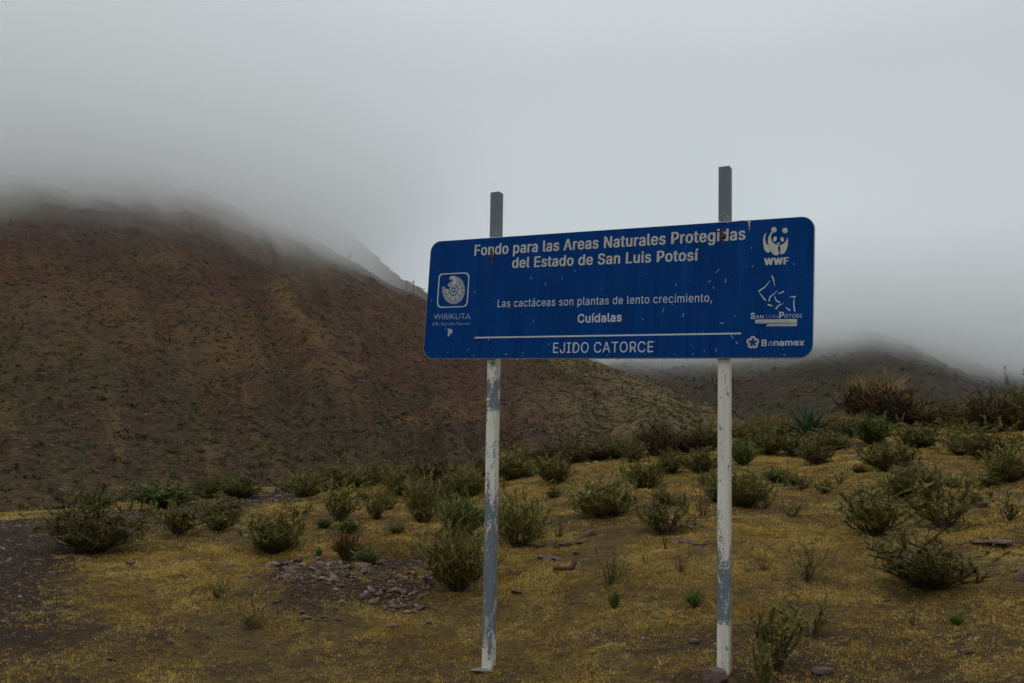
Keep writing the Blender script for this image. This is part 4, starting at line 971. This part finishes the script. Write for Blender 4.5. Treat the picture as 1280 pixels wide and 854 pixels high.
def litter(n, seed):
    g = np.random.default_rng(seed); r = np.sqrt(g.uniform(5.2 ** 2, 16 ** 2, n)); a = g.uniform(-.6, .6, n); x = r * np.sin(a); y = r * np.cos(a)
    keep_ = g.random(n) < .25 + soil_mask(x, y); x = x[keep_]; y = y[keep_]; N = len(x); ph = g.uniform(0, 6.283, N); th = g.uniform(1.25, 1.6, N)
    d = np.stack([np.sin(th) * np.cos(ph), np.sin(th) * np.sin(ph), np.cos(th)], 1)
    v, f = blades(np.stack([x, y, ground_z(x, y) + .006], 1), d, g.uniform(.015, .07, N), g.uniform(.003, .007, N), g)
    me = mesh_np('plant_litter', v, f, False, {'rnd': np.repeat(g.random(N), 3)}); me.materials.append(M_LITTER)
    tag(link('plant_litter', me), 'dead stalks and dry bits strewn on the soil', 'plant litter', kind='stuff')
M_LITTER = leaf_mat('dead_stalks', [(.05, (.04, .026, .016)), (.5, (.12, .08, .045)), (1, (.33, .25, .15))])
litter(26000, 21)
def gravel(polys, n, s0, s1, mat, seed, thin=None):
    g = np.random.default_rng(seed); oc = np.array([(1, 0, 0), (-1, 0, 0), (0, 1, 0), (0, -1, 0), (0, 0, 1), (0, 0, -1)], float); of = np.array([(0, 2, 4), (2, 1, 4), (1, 3, 4), (3, 0, 4), (2, 0, 5), (1, 2, 5), (3, 1, 5), (0, 3, 5)])
    P = []
    for poly in polys:
        xs = [p[0] for p in poly]; ys = [p[1] for p in poly]; m_ = n; x = g.uniform(min(xs), max(xs), m_); y = g.uniform(min(ys), max(ys), m_); P.append(np.stack([x, y], 1)[in_poly(x, y, poly)])
    P = np.concatenate(P)
    if thin is not None: P = P[thin(P[:, 0], P[:, 1]) > g.random(len(P))]
    N = len(P); s = s0 + (s1 - s0) * g.random(N) ** 3; v = oc[None] * g.uniform(.6, 1.2, (N, 6, 1)) * s[:, None, None] * np.array([1, .8, .55]); a = g.uniform(0, 6.28, N); c_, s_ = np.cos(a)[:, None], np.sin(a)[:, None]
    vx = v[..., 0] * c_ - v[..., 1] * s_; vy = v[..., 0] * s_ + v[..., 1] * c_; z = ground_z(P[:, 0], P[:, 1])[:, None] + v[..., 2] + s[:, None] * .05
    V = np.stack([vx + P[:, :1], vy + P[:, 1:], z], -1).reshape(-1, 3); Fc = (of[None] + (np.arange(N) * 6)[:, None, None]).reshape(-1, 3)
    me = mesh_np('gravel', V, Fc, False, {'rnd': np.repeat(g.random(N), 6)}); me.materials.append(mat); tag(link('gravel', me), 'loose small stones and gravel on bare soil', 'gravel', kind='stuff')
mg = NT('gravel_stone', .9, .2); mg.col(mg.ramp(mg.attr('rnd'), [(0, (.03, .018, .013)), (.5, (.062, .039, .029)), (.85, (.11, .073, .057)), (.975, (.17, .125, .10)), (1, (.38, .33, .27))]))
gm_ = lambda x, y: sstep(.2, .95, soil_mask(x, y) + .35 * fbm(x * 2, y * 2, 3, 1)) * .8
gravel([road_poly], 30000, .005, .036, mg.m, 5, gm_)
gravel([dirt2, dirt3, dirt5], 1800, .005, .018, mg.m, 6, gm_)
gravel([dirt4], 3000, .006, .035, mg.m, 8, gm_)
slope_poly = W([(-100, 855), (-60, 700), (300, 630), (620, 600), (900, 560), (1350, 545), (1400, 860)])
gravel([slope_poly], 16000, .006, .026, mg.m, 7, lambda x, y: sstep(.15, .6, soil_mask(x, y)) * .6 + .04)

# scrub on the hills
def scrub(hz, T, n, az0, az1, r0, size, seed, dens, cols, name='scrub'):
    g = np.random.default_rng(seed); a = g.uniform(az0, az1, n); Rr = np.interp(a, T[0], T[2]); r = r0 + (Rr + 3 - r0) * g.random(n) ** .8
    keep_ = g.random(n) < dens(a, r, Rr); a = a[keep_]; r = r[keep_]; x = r * np.sin(a); y = r * np.cos(a); z = hz(a, r); N = len(a)
    k = 16; s = (size[0] + (size[1] - size[0]) * g.random(N) ** 3); X = np.repeat(np.stack([x, y, z], 1), k, 0); SS = np.repeat(s, k)
    c0 = X + g.normal(size=(N * k, 3)) * SS[:, None] * np.array([.27, .27, .10]) + np.array([0, 0, .13]) * SS[:, None]
    V = (c0[:, None] + g.normal(size=(N * k, 3, 3)) * SS[:, None, None] * np.array([.14, .14, .12])).reshape(-1, 3)
    me = mesh_np(name, V, np.arange(N * k * 3).reshape(-1, 3), False, {'rnd': np.repeat(np.repeat(g.random(N), k) * .85 + .15 * g.random(N * k), 3)}); me.materials.append(cols)
    tag(link(name, me), 'scattered scrub and stones on the bare mountainside', 'scrub', kind='stuff')
ms = NT('hill_scrub', .9, .1); ms.col(ms.ramp(ms.attr('rnd'), [(0, (.026, .028, .015)), (.3, (.04, .043, .018)), (.6, (.06, .058, .026)), (.8, (.085, .075, .04)), (.92, (.075, .05, .035)), (1, (.16, .15, .11))]))
def dL(a, r, Rr):
    s = (r - 58) / (Rr - 58); ppx = 640 + 1153 * np.tan(a)
    d = .28 + .5 * (1 - s) ** 2 + .8 * sstep(.1, .4, fbm(a * 22, r / 45, 3, 2)) + .5 * sstep(700, 520, ppx) * 0 + .5 * sstep(380, 560, ppx) * sstep(.5, .9, s)
    d = d + 1.0 * sstep(360, 400, ppx) * sstep(620, 560, ppx) * sstep(.02, .06, s) * sstep(.26, .2, s) * sstep(-.15, .15, fbm(a * 30, r / 20, 3, 1))
    return np.clip(d, 0, 1)
a0 = az_te(-60, 500)[0]; a1 = az_te(980, 500)[0]
scrub(hillL, TL_, 60000, a0, a1, 58, (.25, .95), 11, dL, ms.m)
scrub(hillL, TL_, 260, a0, a1, 80, (1.0, 2.0), 12, lambda a, r, Rr: np.clip(.25 + sstep(0, .4, fbm(a * 18, r / 50, 3, 1)), 0, 1), ms.m)
scrub(hillR, TR_, 9000, az_te(700, 500)[0], az_te(1400, 500)[0], 340, (1.5, 5), 13, lambda a, r, Rr: .5 + 0 * a, ms.m)
scrub(hillB, TB_, 1500, az_te(330, 500)[0], az_te(560, 500)[0], 420, (1.0, 3), 14, lambda a, r, Rr: .5 + 0 * a, ms.m)
# poles standing on the ridge
mp = NT('old_wood_pole', .9, .1); mp.col(mp.mix(mp.noise(3, 3), (.06, .05, .045), (.12, .10, .085)))
def ridge_point(px, back=3):
    a = az_te(px, 360)[0]; r = float(np.interp(a, TL_[0], TL_[2])) - back; return np.array([r * math.sin(a), r * math.cos(a), float(hillL(np.array([a]), np.array([r]))[0])])
for px, hp, lab in ((508, 15, 'thin bare pole on the mountain ridge left of the sign, left of two'), (516.5, 17, 'thin bare pole on the mountain ridge left of the sign, right of two')):
    p = ridge_point(px); h = width_at(p, hp); bm = bmesh.new(); bmesh.ops.create_cone(bm, cap_ends=True, segments=8, radius1=.16, radius2=.12, depth=h + 1, matrix=Matrix.Translation((0, 0, h / 2 - .5)))
    bmesh.ops.create_cone(bm, cap_ends=True, segments=6, radius1=.06, radius2=.06, depth=1.3, matrix=Matrix.Translation((0, 0, h * .88)) @ Matrix.Rotation(math.pi / 2, 4, 'Y'))
    me = bpy.data.meshes.new('pole'); bm.to_mesh(me); bm.free(); tag(link('pole', me, mp.m, None, p), lab, 'pole', 'poles on the ridge')
p = ridge_point(434, 2); plant(0, 0, 9, 12, 'sprig', 'lone small tree standing on the misty ridge left of the sign', None, 'tree', 'tree', at=p)
